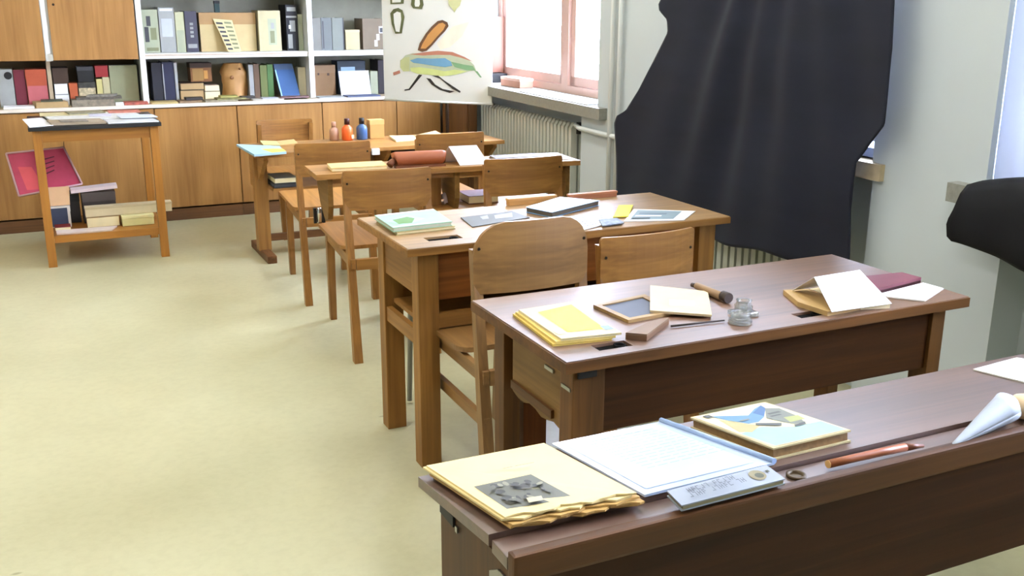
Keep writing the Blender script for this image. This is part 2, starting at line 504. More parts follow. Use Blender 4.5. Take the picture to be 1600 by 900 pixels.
# white open bookcase
r = thing('bookcase', 'white open bookcase with two shelves standing on the oak worktop', 'bookcase', (1.75, 7.42, 0.80))
for x in (0.690, 1.830, 2.735):
    link_mesh('upright', MB().box(x, x + 0.036, 7.222, 7.60, 0.801, 2.34, 0.001), WHITE, r)
for a, b in ((0.727, 1.829), (1.867, 2.734)):
    link_mesh('shelf', MB().box(a, b, 7.235, 7.58, 1.092, 1.127, 0.001), WHITE, r)
    link_mesh('shelf', MB().box(a, b, 7.235, 7.58, 1.50, 1.535, 0.001), WHITE, r)
    link_mesh('edge_band', MB().box(a, b, 7.230, 7.235, 1.110, 1.120), plain('band_beige', (196, 180, 160), 0.5), r)
link_mesh('back_panel', MB().box(0.727, 2.734, 7.585, 7.60, 0.801, 2.34), plain('bookcase_back', (158, 156, 138), 0.7), r)

# ------------------------------------------------------------------ standing books and files
def standing(name, label, cat, x0, x1, z0, z1, y, cover, pages=None, depth=0.2, marks=(), group=None, lean=0.0):
    """upright book or file seen from its spine; marks are (u0,v0,u1,v1,material) on the spine"""
    r = thing(name, label, cat, ((x0 + x1) / 2, y + depth / 2, z0), 0, group)
    t = min(0.004, (x1 - x0) * 0.2)
    mb = MB().box(x0, x1, y, y + 0.005, z0, z1)
    mb.box(x0, x0 + t, y + 0.005, y + depth, z0, z1); mb.box(x1 - t, x1, y + 0.005, y + depth, z0, z1)
    link_mesh('cover', mb, cover, r)
    link_mesh('page_block', MB().box(x0 + t, x1 - t, y + 0.006, y + depth - 0.006, z0 + 0.003, z1 - 0.006), pages or CREAM, r)
    if marks:
        q = [(x0, y, z0), (x1, y, z0), (x1, y, z1), (x0, y, z1)]
        decal(r, q, [(rc(*m[:4]), m[4]) for m in marks], 'spine_label', 0.001)
    return r
def crate(name, label, cat, x0, x1, y0, y1, z0, z1, body, lid=None, prints=None, group=None, lidh=0.25):
    """closed box with a lid"""
    r = thing(name, label, cat, ((x0 + x1) / 2, (y0 + y1) / 2, z0), 0, group)
    zl = z1 - (z1 - z0) * lidh
    link_mesh('box_body', MB().box(x0 + 0.002, x1 - 0.002, y0 + 0.002, y1 - 0.002, z0, zl, 0.001), body, r)
    link_mesh('lid', MB().box(x0, x1, y0, y1, zl, z1, 0.001), lid or body, r)
    if prints:
        q = [(x0, y0, z0), (x1, y0, z0), (x1, y0, z1), (x0, y0, z1)]
        decal(r, q, prints, 'print', 0.001)
    return r
def P_(n, rgb, ro=0.6, **k): return plain(n, rgb, ro, **k)
GREY_CARD = P_('grey_card', (150, 152, 150)); DKGREY = P_('dark_grey', (62, 62, 66)); NAVY = P_('navy_cloth', (34, 36, 62))
PALE = P_('pale_green_card', (160, 166, 140)); LCREAM = P_('light_cream_card', (182, 174, 136)); RED = P_('red_card', (146, 38, 38))
MAROON = P_('maroon_cloth', (104, 28, 44)); PINK = P_('pink_card', (180, 94, 98)); ORANGE = P_('orange_card', (170, 76, 46))
BROWN = P_('brown_card', (128, 84, 44)); OCHRE = P_('ochre_card', (196, 142, 70)); BLUE = P_('blue_card', (32, 74, 122)); GREEN = P_('green_card', (66, 104, 52))
LBLUE = P_('light_blue_card', (150, 178, 204)); OLIVE = P_('olive_card', (120, 124, 92)); DKBROWN = P_('dark_brown_card', (62, 42, 28))
GREYW = P_('grey_white_card', (154, 157, 154)); YEL = P_('yellow_print', (238, 220, 92), 0.7); PALEY = P_('pale_yellow', (196, 186, 124), 0.7)
# niche under the cupboard
f = standing('lever_arch_file', 'grey white lever arch file with black finger hole, left end of the niche', 'file', -0.175, -0.085, 0.80, 1.04, 7.29, GREYW, PAPER, 0.24)
mb = MB().tube([(-0.112, 7.289, 1.0), (-0.112, 7.2865, 1.0)], 0.024, 16)
link_mesh('finger_hole', mb, BLACK, f)
standing('book', 'dark maroon book standing right of the lever arch file', 'book', -0.080, -0.015, 0.80, 1.035, 7.30, MAROON)
r = crate('card_box', 'orange red box with a pink lower half in the niche', 'box', -0.012, 0.112, 7.29, 7.5, 0.80, 1.035, ORANGE, ORANGE)
decal(r, [(-0.012, 7.29, 0.80), (0.112, 7.29, 0.80), (0.112, 7.29, 1.035), (-0.012, 7.29, 1.035)], [(rc(0.03, 0.0, 0.97, 0.56), PINK)], 'print', 0.001)
book('book', 'thick grey paperback lying flat at the bottom of the niche pile', 'book', [(0.15, 7.30), (0.235, 7.30), (0.235, 7.5), (0.15, 7.5)], 0.87, 0.07, GREYW, PAPER)
book('book', 'pale grey book lying on the thick grey paperback', 'book', [(0.152, 7.30), (0.232, 7.30), (0.232, 7.5), (0.152, 7.5)], 0.94, 0.068, P_('pale_grey_cloth', (190, 184, 184)), PAPER)
crate('wooden_case', 'dark brown case lying on top of the niche pile', 'case', 0.148, 0.245, 7.31, 7.5, 0.942, 1.04, DKBROWN, DKBROWN)
crate('card_box', 'small rust orange box beside the grey paperbacks', 'box', 0.240, 0.292, 7.30, 7.46, 0.80, 0.94, P_('rust_card', (176, 86, 48)))
crate('tin_box', 'mottled cream and black tin box in the middle of the niche', 'tin', 0.296, 0.404, 7.30, 7.46, 0.80, 0.945, P_('cream_mottle', (190, 176, 140), var=0.4, scale=60), P_('black_mottle', (60, 58, 52), var=0.5, scale=60))
crate('camera_case', 'black leather case on the mottled tin box', 'case', 0.298, 0.402, 7.31, 7.46, 0.947, 1.045, BLACK, DKGREY)
standing('book', 'cream spined book with a worn label left of the grey green folder', 'book', 0.410, 0.445, 0.80, 0.965, 7.29, PALEY)
standing('book', 'sand coloured book with a red headband pressed to the grey green folder', 'book', 0.449, 0.492, 0.80, 0.975, 7.295, LCREAM)
crate('card_box', 'flat bright red box laid across two upright cream books', 'box', 0.408, 0.49, 7.30, 7.45, 0.977, 1.05, RED)
standing('folder', 'large grey green folder standing at the right end of the niche', 'folder', 0.497, 0.672, 0.80, 1.05, 7.31, P_('grey_green_card', (142, 144, 112)), PAPER, 0.2)
# upper middle bay
Z1 = 1.128
bk = lambda *a: a
standing('file', 'pale file with dark inscriptions, leftmost on the middle shelf', 'file', 0.730, 0.838, Z1, 1.41, 7.33, PALE, PAPER, 0.22, [(0.3, 0.62, 0.55, 0.85, DKGREY), (0.15, 0.25, 0.4, 0.6, DKGREY), (0.5, 0.3, 0.85, 0.58, OLIVE), (0.2, 0.04, 0.9, 0.12, OLIVE)])
standing('file', 'wide pale grey file on the middle shelf', 'file', 0.844, 0.945, Z1, 1.425, 7.33, GREYW, PAPER, 0.22, [(0.15, 0.35, 0.85, 0.75, P_('pale_blue_grey', (184, 190, 198))), (0.1, 0.92, 0.9, 0.97, PAPER)])
standing('file', 'narrow cream file left of the dark lettered file', 'file', 0.950, 1.008, Z1, 1.395, 7.335, P_('pale_cream', (182, 184, 148)), PAPER, 0.22, [(0.1, 0.0, 0.9, 0.55, PALE)])
standing('file', 'dark violet grey file with a column of pale letters', 'file', 1.013, 1.092, Z1, 1.40, 7.33, P_('violet_grey', (64, 62, 76)), PAPER, 0.22,
         [(0.38, 0.66, 0.66, 0.72, GREYW), (0.38, 0.56, 0.66, 0.62, GREYW), (0.38, 0.46, 0.66, 0.52, GREYW), (0.38, 0.36, 0.66, 0.42, GREYW), (0.12, 0.1, 0.88, 0.2, GREYW)])
crate('archive_box', 'broad cream and tan archive box in the middle of the shelf', 'box', 1.112, 1.50, 7.37, 7.56, Z1, 1.39, P_('sand_card', (190, 170, 122)), P_('tan_lid', (162, 128, 82)), lidh=0.3)
r = thing('specimen_card', 'cream card with a comb like grid print leaning on the cream archive box', 'card', (1.27, 7.35, Z1))
q = [(1.285, 7.30, Z1), (1.375, 7.30, Z1), (1.335, 7.362, 1.34), (1.205, 7.362, 1.35)]
mb = MB(); n = normal_of(q); mb.hull([Vector(p) - n * 0.002 for p in q], q); link_mesh('card', mb, P_('cream_plain', (206, 194, 146)), r)
pr = []
for i in range(7):
    v = 0.06 + i * 0.13
    pr += [(rc(0.06, v, 0.42, v + 0.06), DKGREY), (rc(0.52, v + 0.03, 0.9, v + 0.09), OLIVE)]
decal(r, q, pr, 'print')
standing('file', 'cream file with a pale printed label right of the cream archive box', 'file', 1.51, 1.665, Z1, 1.405, 7.33, LCREAM, PAPER, 0.22, [(0.42, 0.15, 0.8, 0.8, PALE), (0.5, 0.2, 0.7, 0.5, OLIVE), (0.55, 0.55, 0.7, 0.7, GREY_CARD)])
standing('file', 'black and white patterned file on the middle shelf', 'file', 1.706, 1.785, Z1, 1.445, 7.33, P_('ink_black', (24, 26, 34)), PAPER, 0.22, [(0.1, 0.86, 0.9, 0.95, GREYW), (0.0, 0.72, 0.95, 0.76, GREYW), (0.3, 0.42, 0.8, 0.66, GREY_CARD), (0.1, 0.05, 0.5, 0.36, GREYW), (0.2, 0.48, 0.4, 0.56, PAPER)])
standing('book', 'thin pale green book squeezed against the right upright of the middle shelf', 'book', 1.792, 1.826, Z1, 1.38, 7.345, PALE)
crate('glass_tube', 'dark teal bottle shaped object hanging in the shade above the archive box', 'object', 1.225, 1.262, 7.38, 7.42, 1.392, 1.47, P_('dark_teal', (36, 62, 60)), BLACK)
# lower middle bay
standing('book', 'black folio volume at the left end of the lower shelf', 'book', 0.768, 0.832, 0.80, 1.06, 7.33, P_('black_navy', (26, 26, 36)), GREYW)
standing('book', 'dark navy folio volume with a pale line at its left edge', 'book', 0.838, 0.912, 0.80, 1.065, 7.33, NAVY, GREYW, marks=[(0.0, 0.05, 0.1, 0.95, GREY_CARD)])
standing('folder', 'thin white folder right of the dark navy folio', 'folder', 0.916, 0.935, 0.80, 1.06, 7.33, GREYW, PAPER)
crate('wooden_box', 'brown wooden specimen box with an ochre front on the dark book', 'box', 1.03, 1.178, 7.40, 7.55, 0.922, 1.05, BROWN, DKBROWN, [(rc(0.1, 0.05, 0.6, 0.7), P_('dull_ochre', (160, 122, 66))), (rc(0.62, 0.15, 0.8, 0.6), OCHRE)])
book('book', 'thick dark olive book lying flat on the worktop', 'book', [(0.945, 7.34), (1.105, 7.34), (1.105, 7.55), (0.945, 7.55)], 0.87, 0.07, P_('dark_olive', (64, 60, 34)), TAN)
book('book', 'thin brown atlas lying on the thick dark olive book', 'book', [(0.95, 7.345), (1.11, 7.345), (1.11, 7.55), (0.95, 7.55)], 0.918, 0.046, DKBROWN, TAN)
book('book', 'stack top pinkish beige book with dark shadow gap', 'book', [(1.112, 7.34), (1.212, 7.34), (1.212, 7.52), (1.112, 7.52)], 0.90, 0.04, P_('pink_beige', (158, 138, 124)), CREAM)
book('book', 'grey beige book under the pinkish beige one', 'book', [(1.11, 7.335), (1.214, 7.335), (1.214, 7.52), (1.11, 7.52)], 0.858, 0.056, P_('grey_beige', (130, 118, 98)), CREAM)
# plush animal-like ochre lump: a crumpled paper bag
r = thing('paper_bag', 'crumpled ochre paper bag with two brown spots on the lower shelf', 'bag', (1.33, 7.42, 0.80))
mb = MB(); rows = []
for j in range(9):
    v = j / 8; ring = []
    for k in range(17):
        a = 2 * math.pi * k / 16
        rr = (0.085 if v < 0.75 else 0.085 - (v - 0.75) * 0.12) * (1 + 0.10 * math.sin(3 * a + 5 * v) + 0.06 * math.sin(7 * a - 9 * v))
        ring.append((1.33 + rr * 1.05 * math.cos(a), 7.42 + rr * 0.9 * math.sin(a), 0.80 + 0.245 * v))
    rows.append(ring)
mb.grid(rows); mb.face(rows[-1][:-1]); mb.face(rows[0][:-1])
link_mesh('bag', mb, P_('ochre_paper', (170, 126, 72), bump=0.3), r)
mb = MB().lathe([(0.012, 0), (0.014, 0.006), (0.005, 0.01)], (0, 0, 0), 10); mb.bm.transform(Matrix.Translation((1.30, 7.338, 0.95)) @ Matrix.Rotation(R(90), 4, 'X'))
mb2 = MB().lathe([(0.008, 0), (0.009, 0.006), (0.003, 0.01)], (0, 0, 0), 10); mb2.bm.transform(Matrix.Translation((1.36, 7.341, 1.01)) @ Matrix.Rotation(R(90), 4, 'X'))
link_mesh('spot', mb, BROWN, r); link_mesh('spot', mb2, BROWN, r)
standing('book', 'grey spined book right of the ochre bag', 'book', 1.420, 1.452, 0.80, 1.035, 7.33, GREY_CARD)
standing('book', 'brown spined book right of the grey spined book', 'book', 1.456, 1.494, 0.80, 1.04, 7.335, P_('warm_brown', (96, 74, 54)))
standing('book', 'olive green spined book on the lower shelf', 'book', 1.500, 1.548, 0.80, 1.03, 7.33, P_('olive_green', (96, 106, 56)))
standing('book', 'bright green spined book beside the blue book', 'book', 1.552, 1.592, 0.80, 1.035, 7.335, GREEN)
# leaning blue book, cover towards the room
r = thing('book', 'blue covered book leaning cover forward on the lower shelf', 'book', (1.69, 7.34, 0.80))
q = [(1.63, 7.27, 0.81), (1.765, 7.27, 0.81), (1.742, 7.37, 1.035), (1.605, 7.37, 1.035)]
n = normal_of(q)
mb = MB(); mb.hull([Vector(p) - n * 0.003 for p in q], q); link_mesh('front_cover', mb, BLUE, r)
qi = [p - n * 0.003 for p in inset(q, 0.02)]; mb = MB(); mb.hull([p - n * 0.014 for p in qi], qi); link_mesh('page_block', mb, PAPER, r)
qb = [Vector(p) - n * 0.017 for p in q]; mb = MB(); mb.hull([p - n * 0.003 for p in qb], qb); link_mesh('back_cover', mb, BLUE, r)
decal(r, q, [(rc(0.0, 0.82, 1, 1.0), P_('dark_blue_top', (56, 76, 104))), (rc(0, 0, 0.06, 0.82), P_('cyan_edge', (150, 200, 214)))])
standing('folder', 'cream grey folder at the right end of the lower middle shelf', 'folder', 1.772, 1.826, 0.80, 1.01, 7.33, P_('cream_grey', (196, 188, 156)), PAPER)
# right bay
for k, (a, b, c) in enumerate(((1.880, 1.955, (112, 110, 102)), (1.958, 2.035, (106, 111, 110)), (2.038, 2.125, (122, 127, 120)))):
    standing('file', ['warm grey file, left one of three grey files', 'grey file with a dark slot, middle one of three grey files', 'greenish grey file, right one of three grey files'][k], 'file', a, b, Z1, 1.355, 7.33, P_('file_grey_%s' % 'abc'[k], c), PAPER, 0.22, [(0.1, 0.05, 0.22, 0.9, DKGREY)] if k < 2 else [(0.9, 0.0, 1.0, 1.0, DKGREY)], 'three grey files on the right shelf')
crate('card_box', 'small cream box right of the three grey files', 'box', 2.135, 2.245, 7.33, 7.5, Z1, 1.27, P_('cream_box', (174, 164, 126)), P_('cream_box_lid', (176, 164, 130)), lidh=0.12)
standing('folder', 'tan brown folder with white tape crossing, right shelf', 'folder', 2.27, 2.43, Z1, 1.35, 7.34, P_('taupe', (112, 98, 78)), PAPER, 0.2, [(0.55, 0.1, 0.7, 0.3, PAPER), (0.65, 0.3, 0.8, 0.5, PAPER), (0.78, 0.52, 0.98, 0.75, PAPER), (0.82, 0.55, 0.98, 0.7, DKGREY)])
crate('wooden_box', 'brown wooden box with small dark knots on the lower right shelf', 'box', 1.885, 2.055, 7.35, 7.55, 0.80, 1.02, P_('box_brown', (120, 90, 56)), P_('box_brown_lid', (124, 96, 66)), [(rc(0.2, 0.68, 0.28, 0.75), DKBROWN), (rc(0.62, 0.66, 0.72, 0.74), DKBROWN)])
crate('card_box', 'blue black box with a light blue front behind the white card', 'box', 2.085, 2.30, 7.40, 7.56, 0.80, 1.045, P_('slate_blue', (60, 76, 92)), P_('slate_blue_lid', (40, 52, 64)), [(rc(0.12, 0.3, 0.62, 0.82), LBLUE)])
q = [(2.075, 7.29, 0.802), (2.305, 7.29, 0.802), (2.305, 7.345, 0.975), (2.075, 7.345, 0.975)]
r = thing('display_card', 'blank white card standing in front of the blue box on the worktop', 'card', (2.19, 7.31, 0.80))
n = normal_of(q); mb = MB(); mb.hull([Vector(p) - n * 0.002 for p in q], q); link_mesh('card', mb, PAPER, r)
decal(r, q, [(rc(0.42, 0.45, 0.55, 0.62), P_('faint_grey', (214, 218, 226)))], 'print')
standing('book', 'cream green book right of the white card', 'book', 2.315, 2.372, 0.80, 0.97, 7.33, PALE)
standing('book', 'dark spined tall book near the insect chart', 'book', 2.380, 2.425, 0.80, 1.05, 7.34, P_('near_black', (40, 34, 40)))

# papers lying along the worktop front
def pile(name, label, cat, x0, x1, y0, y1, z, t, mat, skew=0.0):
    return single(name, MB().hull([(x0, y0, z), (x1, y0, z), (x1 + skew, y1, z), (x0 + skew, y1, z)], [(x0 + 0.002, y0 + 0.002, z + t), (x1 - 0.002, y0 + 0.002, z + t), (x1 + skew, y1, z + t), (x0 + skew, y1, z + t)]), mat, label, cat)
pile('paper', 'white paper stack in front of the lever arch file', 'paper', -0.16, 0.02, 7.14, 7.28, 0.801, 0.012, PAPER)
pile('folder', 'tan paper folder in front of the orange red box', 'folder', 0.03, 0.22, 7.14, 7.28, 0.801, 0.036, TAN, -0.02)
pile('newspaper', 'grey brown newspaper heap in front of the niche', 'newspaper', 0.24, 0.50, 7.14, 7.27, 0.801, 0.042, P_('newsprint', (132, 122, 106), var=0.3, scale=50))
pile('newspaper', 'dark newspaper laid on the grey brown newspaper heap', 'newspaper', 0.27, 0.55, 7.16, 7.28, 0.844, 0.014, P_('dark_newsprint', (86, 80, 70), var=0.5, scale=60))
pile('booklet', 'red and white booklet in front of the grey green folder', 'booklet', 0.56, 0.71, 7.14, 7.27, 0.801, 0.016, P_('red_booklet', (170, 88, 74), var=0.4, scale=30))
pile('paper', 'yellowish sheet in front of the black folio', 'paper', 0.73, 0.90, 7.14, 7.30, 0.801, 0.009, P_('aged_paper', (190, 168, 112)))
pile('paper', 'brownish sheet in front of the thin white folder', 'paper', 0.91, 1.06, 7.145, 7.29, 0.801, 0.012, P_('brown_paper', (128, 104, 78), var=0.3, scale=40))
pile('magazine', 'grey magazine in front of the ochre bag', 'magazine', 1.08, 1.30, 7.14, 7.29, 0.801, 0.010, P_('grey_magazine', (150, 142, 120), var=0.3, scale=40))
pile('magazine', 'olive magazine on the grey magazine', 'magazine', 1.16, 1.36, 7.15, 7.28, 0.812, 0.010, P_('olive_magazine', (128, 124, 78), var=0.3, scale=30))
pile('paper', 'long pale sheet in front of the green spined books', 'paper', 1.40, 1.62, 7.14, 7.26, 0.801, 0.007, P_('pale_sheet', (198, 192, 180)))
pile('paper', 'brown and violet leaflet in front of the blue book', 'leaflet', 1.60, 1.80, 7.15, 7.26, 0.809, 0.008, P_('violet_leaflet', (118, 88, 88), var=0.3, scale=30), 0.02)
pile('paper', 'white sheet in front of the brown wooden box', 'paper', 1.87, 2.06, 7.14, 7.28, 0.801, 0.006, GREYW)
pile('booklet', 'dark blue edged booklet under the white card', 'booklet', 2.08, 2.33, 7.14, 7.27, 0.801, 0.008, P_('blue_edge', (70, 80, 110)))

pile('booklet', 'dark green booklet on the tan paper folder', 'booklet', 0.06, 0.19, 7.16, 7.27, 0.838, 0.008, P_('dark_green_cover', (58, 66, 48)))
pile('magazine', 'crumpled grey magazine on the dark newspaper', 'magazine', 0.33, 0.50, 7.165, 7.26, 0.859, 0.012, P_('grey_crumple', (120, 116, 106), var=0.5, scale=45), 0.03)
pile('paper', 'white slip between the newspaper heap and the red and white booklet', 'paper', 0.505, 0.555, 7.14, 7.158, 0.801, 0.02, PAPER)
pile('book', 'black bound book lying in front of the brown sheet', 'book', 0.96, 1.075, 7.20, 7.29, 0.814, 0.016, P_('black_bound', (40, 34, 30)))
pile('booklet', 'yellow green booklet in front of the stack of brown books', 'booklet', 1.19, 1.31, 7.19, 7.28, 0.823, 0.012, P_('lime_cover', (150, 146, 78)))
pile('booklet', 'dark booklet at the right of the olive magazine', 'booklet', 1.335, 1.43, 7.20, 7.28, 0.813, 0.014, P_('dark_booklet', (44, 42, 38)))
pile('paper', 'bluish white sheet on the long pale sheet', 'paper', 1.47, 1.58, 7.15, 7.25, 0.809, 0.006, P_('bluish_sheet', (176, 180, 190)))
# ------------------------------------------------------------------ insect chart on its stand
A = Vector((2.246, 6.8, 0)); DV = Vector((0.678, -0.735, 0)); NV = Vector((-0.735, -0.678, 0))
def CH(a, z, off=0.0): return A + DV * a + NV * off + Vector((0, 0, z))
r = thing('wall_chart', 'school wall chart of a beetle hanging from a pole in the corner', 'chart', CH(0.41, 0))
mb = MB(); mb.hull([CH(0, 0.81, -0.002), CH(0.818, 0.81, -0.002), CH(0.818, 0.81, 0.002), CH(0, 0.81, 0.002)], [CH(0, 2.0, -0.002), CH(0.818, 2.0, -0.002), CH(0.818, 2.0, 0.002), CH(0, 2.0, 0.002)])
CHART = P_('chart_canvas', (218, 218, 208), 0.8, var=0.03, scale=4)
link_mesh('canvas', mb, CHART, r)
link_mesh('bottom_rod', MB().tube([CH(-0.005, 0.808), CH(0.823, 0.808)], 0.008), P_('rod_white', (230, 230, 224)), r)
link_mesh('top_rod', MB().tube([CH(-0.02, 2.0), CH(0.84, 2.0)], 0.012), plinthwood('x'), r)
inkm = P_('print_ink', (44, 40, 34)); oliveink = P_('print_olive', (84, 88, 50)); wingm = P_('print_wing', (186, 132, 70)); bodym = P_('print_body', (176, 184, 152))
redm = P_('print_red', (176, 116, 92)); bluem = P_('print_blue', (104, 150, 176)); greenm = P_('print_green', (120, 158, 112)); bellym = P_('print_belly', (196, 204, 128)); yelm = P_('print_pale_yellow', (226, 220, 196)); headm = P_('print_head', (180, 184, 130))
prints = [
 ('pale_wing', yelm, [(0.413, 1.198), (0.531, 1.31), (0.656, 1.342), (0.602, 1.248), (0.512, 1.176), (0.439, 1.158)]),
 ('body', bodym, [(0.138, 1.079), (0.172, 1.113), (0.228, 1.13), (0.311, 1.132), (0.402, 1.134), (0.493, 1.135), (0.583, 1.122), (0.654, 1.091), (0.689, 1.061), (0.702, 1.029), (0.653, 1.02), (0.599, 1.003), (0.509, 0.984), (0.4, 0.985), (0.308, 0.99), (0.225, 1.008), (0.169, 1.007), (0.132, 1.03)]),
 ('back', redm, [(0.209, 1.121), (0.329, 1.14), (0.421, 1.15), (0.529, 1.144), (0.618, 1.114), (0.68, 1.084), (0.6, 1.106), (0.511, 1.124), (0.402, 1.122), (0.311, 1.116)]),
 ('belly', bellym, [(0.207, 1.032), (0.281, 1.038), (0.373, 1.029), (0.473, 1.015), (0.546, 1.029), (0.635, 1.02), (0.554, 0.997), (0.454, 0.982), (0.354, 0.988), (0.262, 0.993), (0.215, 1.008)]),
 ('blue', bluem, [(0.208, 1.081), (0.264, 1.098), (0.374, 1.097), (0.475, 1.103), (0.519, 1.08), (0.528, 1.053), (0.474, 1.043), (0.392, 1.049), (0.309, 1.059), (0.235, 1.065)]),
 ('green', greenm, [(0.519, 1.08), (0.618, 1.063), (0.68, 1.056), (0.702, 1.025), (0.635, 1.027), (0.546, 1.045)]),
 ('head', headm, [(0.133, 1.079), (0.167, 1.1), (0.204, 1.105), (0.201, 1.008), (0.155, 1.006), (0.132, 1.03)]),
 ('jaw', redm, [(0.074, 0.996), (0.127, 1.014), (0.131, 0.993), (0.078, 0.976)]),
 ('leg', inkm, [(0.275, 0.989), (0.3, 0.986), (0.203, 0.881), (0.16, 0.875), (0.16, 0.883), (0.194, 0.889)]),
 ('leg', inkm, [(0.33, 0.967), (0.363, 0.963), (0.399, 0.924), (0.453, 0.897), (0.544, 0.884), (0.507, 0.872), (0.435, 0.889), (0.371, 0.923)]),
 ('leg', inkm, [(0.372, 0.984), (0.423, 0.985), (0.472, 0.951), (0.589, 0.886), (0.584, 0.875), (0.526, 0.9), (0.436, 0.966)]),
 ('tail', greenm, [(0.689, 1.029), (0.715, 1.022), (0.746, 0.983), (0.733, 0.982)]),
 ('wing', P_('print_wing_edge', (92, 60, 34)), [(0.27, 1.151), (0.285, 1.195), (0.332, 1.26), (0.378, 1.308), (0.424, 1.344), (0.46, 1.352), (0.496, 1.337), (0.505, 1.313), (0.477, 1.278), (0.431, 1.237), (0.385, 1.189), (0.339, 1.148), (0.302, 1.14)]),
 ('wing_inner', wingm, [(0.292, 1.162), (0.308, 1.195), (0.350, 1.255), (0.392, 1.296), (0.432, 1.328), (0.462, 1.334), (0.484, 1.320), (0.466, 1.288), (0.418, 1.243), (0.370, 1.194), (0.331, 1.162)]),
 ('larva', oliveink, [(0.066, 1.392), (0.092, 1.42), (0.129, 1.428), (0.161, 1.413), (0.174, 1.369), (0.152, 1.261), (0.101, 1.257), (0.075, 1.32)]),
 ('larva_inner', CHART, [(0.091, 1.388), (0.119, 1.404), (0.147, 1.397), (0.15, 1.353), (0.134, 1.269), (0.106, 1.273), (0.094, 1.329)]),
 ('grub', oliveink, [(0.227, 1.448), (0.237, 1.53), (0.31, 1.53), (0.322, 1.449), (0.308, 1.421), (0.244, 1.425)]),
 ('grub_inner', CHART, [(0.254, 1.452), (0.262, 1.51), (0.29, 1.51), (0.295, 1.453), (0.286, 1.437), (0.258, 1.437)]),
 ('egg', oliveink, [(0.069, 1.50), (0.177, 1.50), (0.172, 1.456), (0.07, 1.452)]),
 ('egg_inner', CHART, [(0.085, 1.49), (0.154, 1.49), (0.149, 1.465), (0.084, 1.462)]),
 ('pupa', P_('print_pupa', (190, 190, 138)), [(0.498, 1.52), (0.613, 1.52), (0.591, 1.446), (0.568, 1.427), (0.55, 1.399), (0.533, 1.426), (0.511, 1.446)]),
]
mb = MB(); mats = []
for i, (nm, m, pts) in enumerate(prints):
    if m not in mats: mats.append(m)
    mb.face([CH(a, z, 0.0028 + 0.00025 * i) for a, z in pts], mats.index(m))
link_mesh('beetle_print', mb, mats, r)
r = thing('chart_stand', 'dark wooden pole stand behind the insect chart', 'stand', CH(0.44, 0, -0.09))
link_mesh('pole', MB().tube([CH(0.44, 0.02, -0.09), CH(0.44, 2.15, -0.09)], 0.012), DKBROWN, r)
for k in range(3):
    a = R(20 + 120 * k); b = CH(0.44, 0.16, -0.09)
    link_mesh('foot', MB().tube([b, b + Vector((0.12 * math.cos(a), 0.12 * math.sin(a), -0.15))], 0.01, 8), DKBROWN, r)
link_mesh('hook', MB().tube([CH(0.44, 2.12, -0.09), CH(0.44, 2.10, -0.02), CH(0.44, 2.03, -0.003)], 0.005, 8), DKGREY, r)

# things round the far window
single('board', wbox(MB(), 6.60, 6.63, 0.10, 0.28, 0.99, 1.372), P_('reddish_board', (104, 60, 40), 0.6), 'reddish brown board standing on the sill against the far window reveal', 'board')
crate('tin_box', 'black box under the reddish board on the far sill', 'box', 2.925, 3.055, 6.50, 6.62, 0.926, 0.985, BLACK, BLACK)
crate('wooden_box', 'small pinkish wooden box on the far window sill', 'box', 2.90, 3.00, 5.98, 6.28, 0.926, 0.985, P_('pink_wood', (192, 140, 120)), P_('pink_wood_lid', (226, 190, 176)), lidh=0.3)
mb = MB(); wbox(mb, 4.80, 5.75, 0.02, 0.20, 0.926, 0.932); single('paper', mb, PAPER, 'white slab in place of the bright reflection on the far window sill', 'paper')  # added white slab paints the daylight reflected on the sill
mb = MB(); wbox(mb, 2.62, 2.95, 0.10, 0.24, 0.926, 0.96); single('booklet', mb, P_('window_light_blue', (150, 166, 204)), 'pale blue block painted as window light on the sill behind the hanging black cloth', 'booklet')  # added block, its pale blue stands in for window light on the sill

# ------------------------------------------------------------------ radiators and pipes
RAD = plain('radiator_enamel', (194, 197, 184), 0.4, var=0.03)
def radiator(s0, count, label, pitch=0.05):
    r = thing('radiator', label, 'radiator', W(s0 + count * pitch / 2, 0.12, 0), 0)
    me = None
    for i in range(count):
        s = s0 + i * pitch
        if me is None:
            mb = MB()
            prof = [(0.06, 0.17), (0.075, 0.15), (0.10, 0.17), (0.10, 0.76), (0.075, 0.79), (0.06, 0.77)]
            for dt in (0.0, 0.055):
                a = [W(s + 0.006, t + dt, z) for t, z in prof]; b = [W(s + 0.038, t + dt, z) for t, z in prof]
                mb.hull(a, b)
            wbox(mb, s + 0.012, s + 0.032, 0.09, 0.13, 0.73, 0.77); wbox(mb, s + 0.012, s + 0.032, 0.09, 0.13, 0.17, 0.21)
            o = link_mesh('section', mb, RAD, r); me = o.data
        else:
            o = bpy.data.objects.new('section', me); COL.objects.link(o); o.parent = r
            o.location = W(s, 0, 0) - W(s0, 0, 0)
    mb = MB().tube([W(s0, 0.105, 0.75), W(s0 + count * pitch - 0.01, 0.105, 0.75)], 0.018, 10); link_mesh('header_pipe', mb, RAD, r)
    mb = MB().tube([W(s0, 0.105, 0.19), W(s0 + count * pitch - 0.01, 0.105, 0.19)], 0.018, 10); link_mesh('header_pipe', mb, RAD, r)
    for s in (s0 + 0.1, s0 + count * pitch - 0.12):
        link_mesh('foot', wbox(MB(), s, s + 0.03, 0.07, 0.13, 0.0, 0.17), RAD, r)
    return r
r = radiator(5.06, 29, 'cream ribbed column radiator under the far window')
link_mesh('valve', MB().tube([W(5.0, 0.08, 0.745), W(5.0, 0.08, 0.81)], 0.018), BLACK, r)
radiator(2.92, 22, 'cream ribbed column radiator showing under the hanging black cloth')
PIPE = plain('pipe_paint', (218, 222, 220), 0.4, var=0.02)
